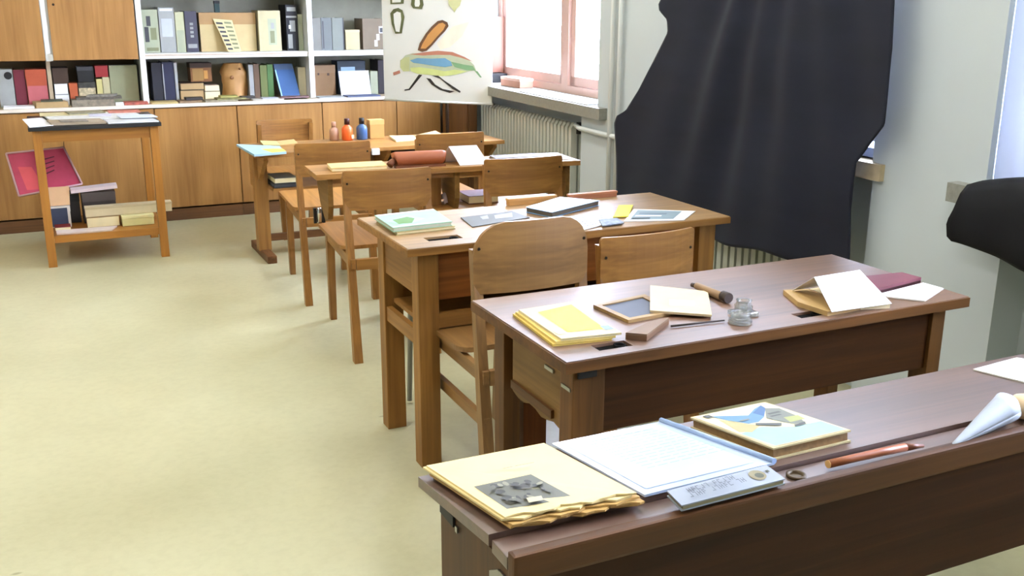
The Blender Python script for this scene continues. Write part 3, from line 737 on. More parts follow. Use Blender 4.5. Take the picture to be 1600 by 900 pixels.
single('heating_pipe', MB().tube([W(5.04, 0.075, 0.79), W(4.9, 0.03, 0.79), W(4.45, 0.03, 0.79), W(4.40, 0.035, 0.785)], 0.014, 10), PIPE, 'white horizontal heating pipe running from the radiator valve along the wall', 'pipe')
single('heating_pipe', MB().tube([W(4.54, 0.025, 0.0), W(4.54, 0.025, 2.88)], 0.013, 10), PIPE, 'white vertical heating pipe, farther one of the pair on the wall', 'pipe', 'pair of vertical pipes')
single('heating_pipe', MB().tube([W(4.46, 0.025, 0.0), W(4.46, 0.025, 2.88)], 0.013, 10), PIPE, 'white vertical heating pipe, nearer one of the pair beside the black cloth', 'pipe', 'pair of vertical pipes')

# ------------------------------------------------------------------ black cloths
def interp(tab, z):
    tab = sorted(tab)
    if z <= tab[0][0]: return tab[0][1]
    for (a, b), (c, d) in zip(tab, tab[1:]):
        if z <= c: return b + (d - b) * (z - a) / (c - a)
    return tab[-1][1]
def cloth_material(name, rgb, sheen):
    m, nt, b = principled(name)
    tc = nt.nodes.new('ShaderNodeTexCoord')
    w = nt.nodes.new('ShaderNodeTexNoise'); w.inputs['Scale'].default_value = 2.2; w.inputs['Detail'].default_value = 5
    mp = nt.nodes.new('ShaderNodeMapping'); mp.inputs['Scale'].default_value = (1, 1, 6)
    nt.links.new(tc.outputs['Object'], mp.inputs['Vector']); nt.links.new(mp.outputs['Vector'], w.inputs['Vector'])
    r = nt.nodes.new('ShaderNodeValToRGB'); c = lin(rgb)
    r.color_ramp.elements[0].color = tuple(v * 0.6 for v in c[:3]) + (1,); r.color_ramp.elements[1].color = tuple(v * 1.6 for v in c[:3]) + (1,)
    nt.links.new(w.outputs['Fac'], r.inputs['Fac']); nt.links.new(r.outputs['Color'], b.inputs['Base Color'])
    b.inputs['Roughness'].default_value = 0.75
    b.inputs['Sheen Weight'].default_value = sheen; b.inputs['Sheen Roughness'].default_value = 0.4
    b.inputs['Specular IOR Level'].default_value = 0.3
    return m
left = [(1.66, 3.80), (1.60, 3.84), (1.50, 3.93), (1.46, 3.985), (1.43, 3.975), (1.39, 3.905), (1.335, 3.895), (1.20, 4.005), (1.064, 4.12), (0.955, 4.235), (0.92, 4.32), (0.88, 4.345), (0.516, 4.334), (0.50, 4.33)]
right = [(1.66, 2.53), (1.47, 2.507), (1.32, 2.493), (1.07, 2.495), (1.0, 2.56), (0.925, 2.618), (0.755, 2.62), (0.596, 2.605), (0.49, 2.60)]
rows = []
NZ, NS = 90, 110
for j in range(NZ + 1):
    row = []
    for k in range(NS + 1):
        u = k / NS
        zb = 0.515 - 0.03 * math.sin(math.pi * u) + (0.012 * math.sin(9 * u) + 0.006 * math.sin(23 * u + 1))
        z = zb + (1.66 - 0.04 * math.sin(math.pi * u) ** 2 - zb) * j / NZ
        s = interp(right, z) * (1 - u) + interp(left, z) * u
        h = max(0.0, min(1.0, (2.2 - z) / 1.7))
        amp = 0.007 + 0.013 * h
        d = 0
        # drag folds fanning from the fixing points at the top
        ang = (s - 3.05) / (2.55 - z)
        d += math.sin(30 * ang + 2.0 * math.sin(5 * ang)) * amp * (0.25 + 0.75 * math.exp(-((ang - 0.30) / 0.22) ** 2)) * (1 - 0.6 * max(0, min(1, (0.95 - z) / 0.4)))
        ang2 = (s - 2.62) / (2.7 - z)
        d += math.sin(17 * ang2 + 1.0) * amp * 0.45
        # swags across near the top
        d += 0.012 * math.sin(15 * (z - 1.55 * (s - 2.9) ** 2 * 0.25)) * max(0, (z - 0.95)) * math.exp(-((s - 2.85) / 0.45) ** 2)
        d += 0.010 * math.sin(11 * z + 3 * s) * h * (1 - h) * 2
        base = -0.048
        row.append(W(s, base + d, z))
    rows.append(row)
r = thing('black_cloth', 'large black cloth hung across the middle window down to the radiator', 'cloth', W(3.45, -0.05, 0.5))
link_mesh('cloth', MB().grid(rows), cloth_material('black_cotton', (19, 22, 36), 0.06), r, solid=0.004)
for s in (2.545, 3.78):
    link_mesh('hook', MB().tube([W(s, 0.10, 1.655), W(s, -0.05, 1.655), W(s, -0.055, 1.64)], 0.005, 8), plain('steel', (160, 160, 158), 0.3, 1.0), r)
# pale sheer curtain of the near window
def sheer_material():
    m, nt, b = principled('sheer_white'); nt.nodes.clear()
    o = nt.nodes.new('ShaderNodeOutputMaterial'); d = nt.nodes.new('ShaderNodeBsdfDiffuse'); t = nt.nodes.new('ShaderNodeBsdfTranslucent'); x = nt.nodes.new('ShaderNodeMixShader')
    d.inputs[0].default_value = lin((206, 214, 232)); t.inputs[0].default_value = lin((120, 132, 160)); x.inputs[0].default_value = 0.14
    nt.links.new(d.outputs[0], x.inputs[1]); nt.links.new(t.outputs[0], x.inputs[2]); nt.links.new(x.outputs[0], o.inputs[0])
    return m
rows = []
for j in range(13):
    z = 0.93 + 1.4 * j / 12
    rows.append([W(2.1385 - 0.72 * k / 48, 0.078 + 0.006 * math.sin(2 * math.pi * k / 11) + 0.003 * math.sin(k * 0.9 + z * 3), z) for k in range(49)])
r = thing('curtain', 'pale bluish white sheer curtain at the window on the right edge', 'curtain', W(1.92, 0.18, 0.93))
link_mesh('fabric', MB().grid(rows), sheer_material(), r)
link_mesh('rail', MB().tube([W(0.3, 0.078, 2.35), W(2.13, 0.078, 2.35)], 0.012), WHITE, r)
# draped cloth on the near sill
rows = []
NS = 60
for k in range(NS + 1):
    s = 2.165 - (2.165 - 0.75) * k / NS
    e = k / NS
    zt = 0.928 + 0.055 * min(1, e * 4) ** 0.8 + 0.004 * math.sin(9 * e)
    zh = 0.752 - 0.030 * min(1, e * 3) - 0.02 * e + 0.006 * math.sin(17 * e)
    sh = s + (0.0 if k else 0.0)
    fold = 0.007 * math.sin(21 * e) + 0.004 * math.sin(47 * e + 1)
    tp = 0.0 if e > 0.12 else (0.12 - e) / 0.12
    pr = [(0.050, zt - 0.004), (0.035, zt), (0.01, zt), (-0.03, zt - 0.006), (-0.05, zt - 0.03), (-0.062 + fold * 0.4, zt - 0.08), (-0.068 + fold * 0.7, (zt + zh) / 2 - 0.02), (-0.070 + fold, zh + 0.05), (-0.066 + fold, zh + 0.012), (-0.060 + fold, zh)]
    ds = [-0.03, -0.03, -0.03, -0.028, -0.024, -0.014, -0.004, 0.0, -0.004, -0.018]
    rows.append([W(s + ds[i] * tp, t, z) for i, (t, z) in enumerate(pr)])
r = thing('black_cloth', 'small jet black cloth draped over the near window sill at the right edge', 'cloth', W(1.5, -0.05, 0.75))
link_mesh('cloth', MB().grid(rows), cloth_material('jet_black_velvet', (6, 6, 10), 0.0), r, solid=0.012)

# ------------------------------------------------------------------ chairs
def leg_hull(x0, y0, z0, x1, y1, z1, w0, d0, w1, d1):
    mb = MB()
    mb.hull([(x0 - w0 / 2, y0 - d0 / 2, z0), (x0 + w0 / 2, y0 - d0 / 2, z0), (x0 + w0 / 2, y0 + d0 / 2, z0), (x0 - w0 / 2, y0 + d0 / 2, z0)],
            [(x1 - w1 / 2, y1 - d1 / 2, z1), (x1 + w1 / 2, y1 - d1 / 2, z1), (x1 + w1 / 2, y1 + d1 / 2, z1), (x1 - w1 / 2, y1 + d1 / 2, z1)])
    return mb
def round_poly(x0, x1, z0, z1, rb, rt, n=6):
    pts = []
    for cx, cz, a0, rr in ((x1 - rb, z0 + rb, -90, rb), (x1 - rt, z1 - rt, 0, rt), (x0 + rt, z1 - rt, 90, rt), (x0 + rb, z0 + rb, 180, rb)):
        for i in range(n + 1):
            a = R(a0 + 90 * i / n); pts.append((cx + rr * math.cos(a), cz + rr * math.sin(a)))
    return pts
def make_chair(label, wd, zb0, zb1, rt, wf, stretch, group, y_back=0.055, rear_foot=0.0):
    r = thing('school_chair', label, 'chair', (0, 0, 0), 0, group)
    h = 0.19
    for sx in (-1, 1):
        x = sx * (wd / 2 - 0.016)
        link_mesh('rear_leg', leg_hull(x, rear_foot, 0, x + sx * 0.001, y_back + 0.050, zb1 - 0.02 - rt * 0.6, 0.036, 0.042, 0.026, 0.024), wf('z'), r, local=True)
        link_mesh('front_leg', leg_hull(sx * 0.145, 0.635, 0, sx * 0.15, 0.605, 0.44, 0.030, 0.034, 0.036, 0.04), wf('z'), r, local=True)
        mb = MB(); mb.hull([(sx * 0.158, 0.03, 0.395), (sx * 0.176, 0.03, 0.395), (sx * 0.165, 0.60, 0.395), (sx * 0.147, 0.60, 0.395)], [(sx * 0.158, 0.03, 0.435), (sx * 0.176, 0.03, 0.435), (sx * 0.165, 0.60, 0.445), (sx * 0.147, 0.60, 0.445)])
        link_mesh('side_rail', mb, wf('y'), r, local=True)
        if stretch:
            mb = MB(); mb.hull([(sx * 0.16, 0.02, 0.26), (sx * 0.178, 0.02, 0.26), (sx * 0.16, 0.61, 0.25), (sx * 0.142, 0.61, 0.25)], [(sx * 0.16, 0.02, 0.295), (sx * 0.178, 0.02, 0.295), (sx * 0.16, 0.61, 0.285), (sx * 0.142, 0.61, 0.285)])
            link_mesh('stretcher', mb, wf('y'), r, local=True)
    link_mesh('front_rail', MB().box(-0.13, 0.13, 0.595, 0.615, 0.40, 0.445), wf('x'), r, local=True)
    link_mesh('rear_rail', MB().box(-0.155, 0.155, 0.030, 0.05, 0.39, 0.435), wf('x'), r, local=True)
    # moulded plywood seat with rounded corners
    pl = round_poly(-h, h, 0.17, 0.69, 0.05, 0.03)
    mb = MB(); mb.hull([(x, y, 0.447) for x, y in pl], [(x, y, 0.463) for x, y in pl])
    link_mesh('seat', mb, wf('y'), r, local=True)
    # backrest, gently curved plywood
    pl = round_poly(-wd / 2, wd / 2, zb0, zb1, 0.012, rt)
    cv = lambda x: y_back + 0.024 * (2 * x / wd) ** 2
    xs = [-wd / 2 + wd * i / 12 for i in range(13)]
    tmp = MB()
    fr, bk_ = [], []
    def zspan(x):
        ax = abs(x); e = wd / 2 - ax
        zt = zb1 if e >= rt else zb1 - rt + math.sqrt(max(0, rt * rt - (rt - e) ** 2))
        zl = zb0 if e >= 0.012 else zb0 + 0.012 - math.sqrt(max(0, 0.012 ** 2 - (0.012 - e) ** 2))
        return zl, zt
    xs = sorted(set([round(x, 5) for x in xs] + [round(s_ * (wd / 2 - rt * (1 - math.cos(R(a)))), 5) for s_ in (-1, 1) for a in (0, 20, 40, 55, 70, 90)]))
    rings = []
    for x in xs:
        zl, zt = zspan(x); lean = 0.0
        ring = [(x, cv(x), zl), (x, cv(x) + 0.012, zl), (x, cv(x) + 0.012, (zl + zt) / 2), (x, cv(x) + 0.012, zt), (x, cv(x), zt), (x, cv(x), (zl + zt) / 2)]
        rings.append([tmp.bm.verts.new(p) for p in ring])
    for a, b in zip(rings, rings[1:]):
        for i in range(6):
            tmp.bm.faces.new((a[i], a[(i + 1) % 6], b[(i + 1) % 6], b[i]))
    tmp.bm.faces.new(rings[0][::-1]); tmp.bm.faces.new(rings[-1])
    bko = link_mesh('backrest', tmp, wf('x'), r, local=True)
    for sx in (-1, 1):
        scm = MB().lathe([(0.005, 0), (0.004, 0.002)], (0, 0, 0), 8); scm.bm.transform(Matrix.Translation((sx * (wd / 2 - 0.016), y_back + 0.0195, (zb0 + zb1) / 2 + 0.03)) @ Matrix.Rotation(R(90), 4, 'X'))
        link_mesh('screw', scm, plain('dark_metal', (50, 40, 30), 0.4, 0.6), bko, local=True)
    return r
G1 = 'straight backed school chairs at the middle and far desks'
ch = make_chair('honey brown plywood chair at the left of the middle desk, beside the aisle', 0.375, 0.633, 0.797, 0.012, chairwood, False, G1)
ch.location = (1.293, 3.845, 0); ch.rotation_euler = (0, 0, R(-4))
copy_thing(ch, (1.935, 3.865, 0.008), R(-2), 'honey brown plywood chair at the right of the middle desk near the radiator')
copy_thing(ch, (1.315, 4.75, 0), R(-4), 'honey brown plywood chair at the left end of the farthest desk')
copy_thing(ch, (1.955, 4.78, 0.01), R(-2), 'honey brown plywood chair in the middle of the farthest desk behind the white folded card')
c5 = copy_thing(ch, (1.52, 6.82, 0), R(180), 'low brown chair behind the farthest desk turned towards the room'); c5.scale = (1.0, 0.9, 0.885)
chA = make_chair('dark brown chair with a round topped backrest at the second desk', 0.37, 0.655, 0.862, 0.10, oldchair, True, 'chairs at the second desk')
chA.location = (1.262, 2.435, 0)
chB = make_chair('light orange brown chair with square backrest at the right of the second desk', 0.345, 0.60, 0.783, 0.012, chairwood, True, 'chairs at the second desk')
chB.location = (1.665, 2.435, 0); chB.rotation_euler = (0, 0, R(2))

# ------------------------------------------------------------------ desks
def desk_root(name, label, x, y): return thing(name, label, 'desk', (x, y, 0))
INK_SHADE = plain('ink_and_slot_shade', (8, 7, 7), 0.8)
INK_SHADE.node_tree.nodes['Principled BSDF'].inputs['Specular IOR Level'].default_value = 0.1
def top_board(r, x0, x1, y0, y1, z0, z1, mat, slots, edge):
    """table top with real recesses: the top is made of strips round the slots"""
    ys = sorted(set([y0, y1] + [s[2] for s in slots] + [s[3] for s in slots]))
    mb = MB()
    if not slots:
        mb.box(x0, x1, y0, y1, z0, z1, 0.003)
    else:
        sy0, sy1 = slots[0][2], slots[0][3]
        mb.box(x0, x1, y0, sy0, z0, z1); mb.box(x0, x1, sy1, y1, z0, z1)
        xs = x0
        for s in sorted(slots):
            mb.box(xs, s[0], sy0, sy1, z0, z1); xs = s[1]
        mb.box(xs, x1, sy0, sy1, z0, z1)
    o = link_mesh('top', mb, mat, r)
    for part in (MB().box(x0 - 0.001, x1 + 0.001, y0 - 0.004, y0 - 0.0002, z0, z1 - 0.002), MB().box(x0 - 0.004, x0 - 0.0002, y0 - 0.004, y1, z0, z1 - 0.002)):
        link_mesh('warm_lit_edge', part, edge, r)  # added strip, warm lamp light on the top's edges put into its colour
    for s in slots:
        link_mesh('slot_shade_fill', MB().box(s[0] + 0.0004, s[1] - 0.0004, s[2] + 0.0004, s[3] - 0.0004, z0 - 0.006, z1 - 0.007), INK_SHADE, r)  # black fill puts the shade inside the slot into colour
        link_mesh('inkwell', MB().lathe([(0.014, 0), (0.014, 0.012), (0.010, 0.012), (0.010, 0.004)], (s[1] - 0.022, (s[2] + s[3]) / 2, z1 - 0.0125), 12), INK_SHADE, r)
    return o
# desk B: second desk, oak
dB = desk_root('school_desk', 'mid brown oak two seat desk with square legs and open shelf', 1.565, 3.02)
top_board(dB, 0.975, 2.165, 2.772, 3.280, 0.718, 0.742, topmid(), [(1.07, 1.185, 2.845, 2.897), (1.66, 1.77, 2.845, 2.897)], deskmid('x'))
for x in (1.015, 2.06):
    for y in (2.80, 3.14):
        link_mesh('leg', MB().box(x, x + 0.068, y, y + 0.06, 0, 0.717, 0.003), deskmid('z'), dB)
for x in (1.022, 2.10):
    link_mesh('side_panel', MB().box(x, x + 0.018, 2.862, 3.139, 0.575, 0.715), deskmid('y'), dB)
    link_mesh('side_stretcher', MB().box(x, x + 0.02, 2.862, 3.139, 0.405, 0.455), deskmid('y'), dB)
link_mesh('front_panel', MB().box(1.084, 2.059, 2.825, 2.842, 0.555, 0.715), wood('red_oak_panel', (104, 56, 16), (140, 82, 30), 'x', 0.5, 0.0, spec=0.25), dB)
link_mesh('shelf', MB().box(1.045, 2.095, 2.865, 3.13, 0.470, 0.485), deskmid('x'), dB)
link_mesh('front_rail', MB().box(1.084, 2.059, 2.805, 2.825, 0.468, 0.515), deskmid('x'), dB)
link_mesh('back_panel', MB().box(1.084, 2.059, 3.165, 3.18, 0.44, 0.715), deskmid('x'), dB)
link_mesh('screw', MB().lathe([(0.008, 0), (0.006, 0.004)], (1.05, 2.86, 0.53), 8), BLACK, dB)
link_mesh('tube_leg', MB().tube([(1.166, 3.34, 0.012), (1.166, 3.30, 0.46), (1.166, 3.18, 0.50)], 0.010, 10), plain('steel', (160, 160, 158), 0.3, 1.0), dB)
link_mesh('tube_leg', MB().tube([(1.98, 3.34, 0.012), (1.98, 3.30, 0.46), (1.98, 3.18, 0.50)], 0.010, 10), plain('steel', (160, 160, 158), 0.3, 1.0), dB)
# desk C: third desk, walnut with deep apron
dC = desk_root('school_desk', 'dark brown wooden two seat desk with a deep front panel and yellow notebooks', 1.52, 1.95)
top_board(dC, 0.937, 2.098, 1.702, 2.195, 0.716, 0.742, topdark(), [(1.035, 1.118, 1.736, 1.774), (1.585, 1.668, 1.736, 1.774)], deskdark('x'))
for x in (0.975, 2.025):
    link_mesh('front_leg', MB().box(x, x + 0.08 if x < 1 else x + 0.045, 1.742, 1.80, 0, 0.715, 0.003), deskdark('z'), dC)
    link_mesh('rear_leg', MB().box(x if x < 1 else x + 0.005, x + 0.045, 2.09, 2.145, 0, 0.715, 0.003), deskdark('z'), dC)
for x in (0.978, 2.05):
    mb = MB(); ys = [1.801 + (2.045 - 1.801) * i / 8 for i in range(9)]
    prof = [(y, 0.545 + 0.006 * math.sin(i * 1.7)) for i, y in enumerate(ys)] + [(2.045, 0.71), (1.801, 0.71)]
    mb.prism_x(prof, x, x + 0.018); link_mesh('side_panel', mb, wood('olive_brown_panel', (96, 68, 28), (128, 94, 46), 'y', 0.5, 0.0, spec=0.25), dC)
    link_mesh('side_molding', MB().box(x - 0.008, x, 1.83, 2.04, 0.56, 0.58), deskdark('y'), dC)
    link_mesh('side_stretcher', MB().box(x, x + 0.02, 1.801, 2.089, 0.16, 0.20), deskdark('y'), dC)
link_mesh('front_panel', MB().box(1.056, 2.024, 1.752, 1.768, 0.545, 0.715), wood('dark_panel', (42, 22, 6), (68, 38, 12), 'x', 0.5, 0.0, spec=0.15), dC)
link_mesh('bracket', MB().box(0.985, 1.03, 1.735, 1.7415, 0.685, 0.712), BLACK, dC)
link_mesh('inner_support', MB().box(1.035, 1.10, 2.10, 2.13, 0.0, 0.53), wood('dark_panel', (74, 36, 10), (108, 58, 20), 'z', 0.5, 0.0, spec=0.15), dC)
link_mesh('shelf', MB().box(1.0, 2.045, 1.80, 2.08, 0.535, 0.545), deskdark('x'), dC)
link_mesh('hinge', MB().box(0.9725, 0.977, 1.83, 1.87, 0.668, 0.676), plain('steel', (160, 160, 158), 0.3, 1.0), dC)
link_mesh('hinge', MB().box(0.9725, 0.977, 1.75, 1.79, 0.652, 0.660), plain('steel', (160, 160, 158), 0.3, 1.0), dC)
# desk N: nearest desk with sloping lid and pen trough
dN = desk_root('school_desk', 'dark stained long bench desk with sloping lid, nearest to the camera', 1.23, 1.24)
LN = Vector((0, 0.1418, 1)).normalized()
mb = MB(); mb.hull([(0.508, 1.138, 0.722), (2.06, 1.138, 0.722), (2.06, 1.422, 0.682), (0.508, 1.422, 0.682)], [(0.508, 1.138, 0.740), (2.06, 1.138, 0.740), (2.06, 1.422, 0.700), (0.508, 1.422, 0.700)])
link_mesh('lid', mb, topnear(), dN)
link_mesh('pen_trough', MB().box(0.512, 2.06, 1.085, 1.136, 0.712, 0.732, 0.002), topnear(), dN)
link_mesh('front_rail', MB().box(0.512, 2.06, 1.064, 1.085, 0.700, 0.742, 0.005), desknear('x'), dN)
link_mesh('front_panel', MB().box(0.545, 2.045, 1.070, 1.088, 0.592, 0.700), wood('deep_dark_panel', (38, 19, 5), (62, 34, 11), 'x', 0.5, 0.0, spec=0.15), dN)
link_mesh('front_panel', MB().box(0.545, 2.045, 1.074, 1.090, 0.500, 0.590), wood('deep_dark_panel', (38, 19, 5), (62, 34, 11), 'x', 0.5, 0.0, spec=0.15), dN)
for x in (0.520, 2.02):
    mb = MB(); mb.prism_x([(1.088, 0.0), (1.352, 0.0), (1.352, 0.690), (1.088, 0.711)], x, x + 0.025)
    link_mesh('side_panel', mb, desknear('z'), dN)
    link_mesh('corner_post', MB().box(x - 0.002, x + 0.03, 1.068, 1.088, 0.0, 0.70), desknear('z'), dN)
link_mesh('shelf', MB().box(0.546, 2.019, 1.10, 1.34, 0.55, 0.565), desknear('x'), dN)
mb = MB(); mb.prism_x([(1.125, 0.69), (1.155, 0.672), (1.155, 0.655), (1.112, 0.675)], 0.5165, 0.5198)
link_mesh('lid_bracket', mb, plain('steel', (160, 160, 158), 0.3, 1.0), dN)
link_mesh('lid_bracket', MB().box(0.5165, 0.5198, 1.096, 1.122, 0.655, 0.69), plain('steel', (160, 160, 158), 0.3, 1.0), dN)
link_mesh('screw', MB().box(0.5165, 0.5198, 1.276, 1.284, 0.668, 0.678), plain('steel', (160, 160, 158), 0.3, 1.0), dN)
link_mesh('corner_bracket', MB().box(0.5155, 0.5198, 1.29, 1.345, 0.672, 0.69), BLACK, dN)
link_mesh('inkwell', MB().lathe([(0.016, 0), (0.016, 0.004), (0.011, 0.004), (0.011, 0.001)], (1.03, 1.11, 0.7325), 14), plain('dull_brass', (74, 56, 26), 0.5, 0.3), dN)
# desk E: middle desk
dE = desk_root('school_desk', 'honey brown two seat desk carrying the leather roll and white folded card', 1.70, 4.35)
def E_(x, y, z): # slight turn of this desk
    a = R(-4); px, py = x - 1.07, y - 4.20
    return (1.07 + px * math.cos(a) - py * math.sin(a), 4.20 + px * math.sin(a) + py * math.cos(a), z)
def ebox(x0, x1, y0, y1, z0, z1):
    m = MB(); m.hull([E_(x, y, z0) for x, y in ((x0, y0), (x1, y0), (x1, y1), (x0, y1))], [E_(x, y, z1) for x, y in ((x0, y0), (x1, y0), (x1, y1), (x0, y1))]); return m
link_mesh('top', ebox(1.07, 2.32, 4.20, 4.48, 0.722, 0.745), deskfar('x'), dE)
for x in (1.12, 1.70, 2.25):
    pts = [(4.215, 0.60), (4.215, 0.72), (4.46, 0.72), (4.46, 0.66), (4.40, 0.58), (4.30, 0.52), (4.24, 0.54)]
    m = MB(); m.hull([E_(x, y, z) for y, z in pts], [E_(x + 0.022, y, z) for y, z in pts]); link_mesh('side_panel', m, wood('olive_brown_panel', (96, 68, 28), (128, 94, 46), 'y', 0.5, 0.0, spec=0.25), dE)
for x in (1.62, 2.24):
    link_mesh('leg', ebox(x, x + 0.05, 4.33, 4.40, 0.03, 0.72), deskfar('z'), dE)
    link_mesh('foot', ebox(x - 0.005, x + 0.055, 4.15, 4.58, 0.0, 0.04), deskfar('y'), dE)
link_mesh('shelf', ebox(1.62, 2.245, 4.22, 4.46, 0.535, 0.55), deskfar('x'), dE)
link_mesh('front_rail', ebox(1.145, 2.245, 4.235, 4.25, 0.695, 0.72), deskfar('x'), dE)
# desk F: farthest desk with runner feet
dF = desk_root('school_desk', 'long low brown desk on runner feet standing by the back cabinets', 1.86, 5.88)
link_mesh('top', MB().box(1.095, 2.625, 5.62, 6.10, 0.622, 0.645, 0.003), deskfar('x'), dF)
for x in (1.125, 1.85, 2.54):
    link_mesh('leg', MB().box(x, x + 0.075, 5.84, 5.91, 0.04, 0.62, 0.003), deskfar('z'), dF)
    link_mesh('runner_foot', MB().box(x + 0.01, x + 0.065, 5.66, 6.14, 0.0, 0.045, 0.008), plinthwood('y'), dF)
    m = MB(); m.prism_x([(5.65, 0.60), (5.65, 0.62), (6.08, 0.62), (6.08, 0.40), (5.92, 0.40)], x + 0.02, x + 0.045); link_mesh('side_bracket', m, deskfar('y'), dF)
link_mesh('shelf', MB().box(1.20, 2.53, 5.70, 6.05, 0.415, 0.43), deskfar('x'), dF)
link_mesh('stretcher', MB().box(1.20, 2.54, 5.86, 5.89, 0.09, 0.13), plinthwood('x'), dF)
link_mesh('shelf_back', MB().box(1.72, 2.53, 6.03, 6.045, 0.43, 0.62), P_('shadow_board', (46, 30, 18)), dF)  # dark board paints the shade of the open shelf

# ------------------------------------------------------------------ beech side table on the left
tb = thing('side_table', 'small beech table with black top and lower shelf in front of the cabinets', 'table', (0.32, 6.40, 0))
link_mesh('top', MB().box(-0.03, 0.662, 6.06, 6.72, 0.775, 0.795, 0.002), P_('black_linoleum', (26, 26, 28), 0.4), tb)
for x in (-0.012, 0.60):
    for y in (6.09, 6.65):
        link_mesh('leg', MB().box(x, x + 0.046, y, y + 0.046, 0.0, 0.774, 0.003), tablewood('z'), tb)
link_mesh('apron', MB().box(0.035, 0.599, 6.10, 6.12, 0.708, 0.774), tablewood('x'), tb)
link_mesh('apron', MB().box(0.035, 0.599, 6.67, 6.69, 0.708, 0.774), tablewood('x'), tb)
for x in (0.0, 0.615):
    link_mesh('apron', MB().box(x, x + 0.02, 6.137, 6.649, 0.708, 0.774), tablewood('y'), tb)
link_mesh('lower_rail', MB().box(0.035, 0.599, 6.10, 6.12, 0.138, 0.178), tablewood('x'), tb)
link_mesh('lower_rail', MB().box(0.035, 0.599, 6.67, 6.69, 0.138, 0.178), tablewood('x'), tb)
link_mesh('lower_shelf', MB().box(-0.005, 0.640, 6.121, 6.669, 0.160, 0.172), tablewood('x'), tb)
# papers on it
ZT = 0.797
sheet('paper', 'white paper sheet hanging over the left front corner of the beech table', 'paper', [(-0.02, 6.05), (0.10, 6.10), (0.05, 6.55), (-0.055, 6.50)], ZT + 0.004, 0.003, PAPER)
sheet('newspaper', 'big white newspaper sheet across the beech table top', 'newspaper', [(0.09, 6.30), (0.60, 6.28), (0.56, 6.66), (0.05, 6.70)], ZT + 0.012, 0.008, P_('newspaper_white', (214, 216, 214), var=0.1, scale=40))
sheet('folder', 'tan grey folder in the middle of the beech table front', 'folder', [(0.09, 6.10), (0.37, 6.08), (0.35, 6.28), (0.07, 6.30)], ZT + 0.014, 0.012, P_('tan_grey', (160, 146, 124)))
sheet('magazine', 'glossy white magazine on the right front of the beech table', 'magazine', [(0.38, 6.07), (0.65, 6.065), (0.63, 6.26), (0.37, 6.27)], ZT + 0.008, 0.007, P_('glossy_white', (216, 222, 226), 0.3, var=0.08, scale=20))
sheet('paper', 'pale yellow sheet at the back of the beech table', 'paper', [(0.04, 6.52), (0.30, 6.50), (0.29, 6.69), (0.04, 6.70)], ZT + 0.017, 0.004, P_('pale_yellow_sheet', (214, 204, 160)))
sheet('booklet', 'blue and white leaflet on the newspaper sheet', 'leaflet', [(0.30, 6.40), (0.42, 6.38), (0.43, 6.50), (0.31, 6.52)], ZT + 0.017, 0.004, P_('lavender_sheet', (206, 206, 226)))
sheet('booklet', 'red edged leaflet at the right back corner of the beech table', 'leaflet', [(0.42, 6.56), (0.60, 6.54), (0.60, 6.68), (0.42, 6.69)], ZT + 0.018, 0.006, P_('reddish_sheet', (190, 120, 104), var=0.3, scale=25))
sheet('booklet', 'small grey print lying on the tan grey folder', 'print', [(0.14, 6.12), (0.28, 6.11), (0.27, 6.22), (0.13, 6.23)], ZT + 0.019, 0.004, P_('small_print', (128, 122, 112), var=0.3, scale=40))
sheet('paper', 'bluish white sheet sticking out behind the glossy magazine', 'paper', [(0.46, 6.22), (0.66, 6.20), (0.645, 6.36), (0.45, 6.38)], ZT + 0.018, 0.005, P_('cool_sheet', (204, 212, 222)))
sheet('magazine', 'olive grey magazine at the middle back of the beech table', 'magazine', [(0.20, 6.50), (0.40, 6.52), (0.38, 6.68), (0.18, 6.66)], ZT + 0.025, 0.006, P_('olive_grey', (142, 138, 112), var=0.3, scale=30))
# things on the lower shelf
r = thing('open_case', 'open red lined case leaning back behind the left leg of the beech table', 'case', (0.05, 6.60, 0.175))
q = [(-0.125, 6.50, 0.352), (0.225, 6.50, 0.400), (0.150, 6.62, 0.610), (-0.165, 6.62, 0.590)]
n = normal_of(q)
mb = MB(); mb.hull([Vector(p) - n * 0.02 for p in q], q); link_mesh('shell', mb, P_('case_black', (30, 24, 26)), r)
rim = P_('case_rim', (190, 150, 150)); lining = P_('case_lining', (170, 54, 78), 0.7, var=0.1)
mb = MB()
for a, b in (((0, 0), (1, 0)), ((1, 0), (1, 1)), ((1, 1), (0, 1)), ((0, 1), (0, 0))):
    mb.tube([at(q, *a) + n * 0.004, at(q, *b) + n * 0.004], 0.006, 6)
link_mesh('rim', mb, rim, r)
decal(r, q, [(rc(0.02, 0.02, 0.98, 0.98), lining), ([(0.15, 0.1), (0.42, 0.06), (0.34, 0.62), (0.12, 0.66)], P_('case_red', (196, 70, 74)))], 'lining', 0.002)
ink = P_('dark_red_ink', (84, 20, 40))
pr = []
for i in range(4):
    u0 = 0.47 + 0.02 * i; pr.append(([(u0, 0.72 - i * 0.11), (u0 + 0.30 - 0.05 * i, 0.78 - i * 0.11), (u0 + 0.30 - 0.05 * i, 0.805 - i * 0.11), (u0, 0.75 - i * 0.11)], ink))
decal(r, q, pr, 'handwriting', 0.003)
crate('card_box', 'dark box under the open red case on the beech table shelf', 'box', 0.038, 0.20, 6.47, 6.64, 0.174, 0.345, P_('dark_box', (36, 32, 34)), BLACK)
q = [(0.018, 6.39, 0.30), (0.142, 6.39, 0.30), (0.150, 6.46, 0.40), (0.020, 6.46, 0.40)]
mb = MB(); n = normal_of(q); mb.hull([Vector(p) - n * 0.003 for p in q], q); single('folder', mb, P_('peach_card', (206, 164, 120)), 'peach coloured card leaning against the open red case', 'card')
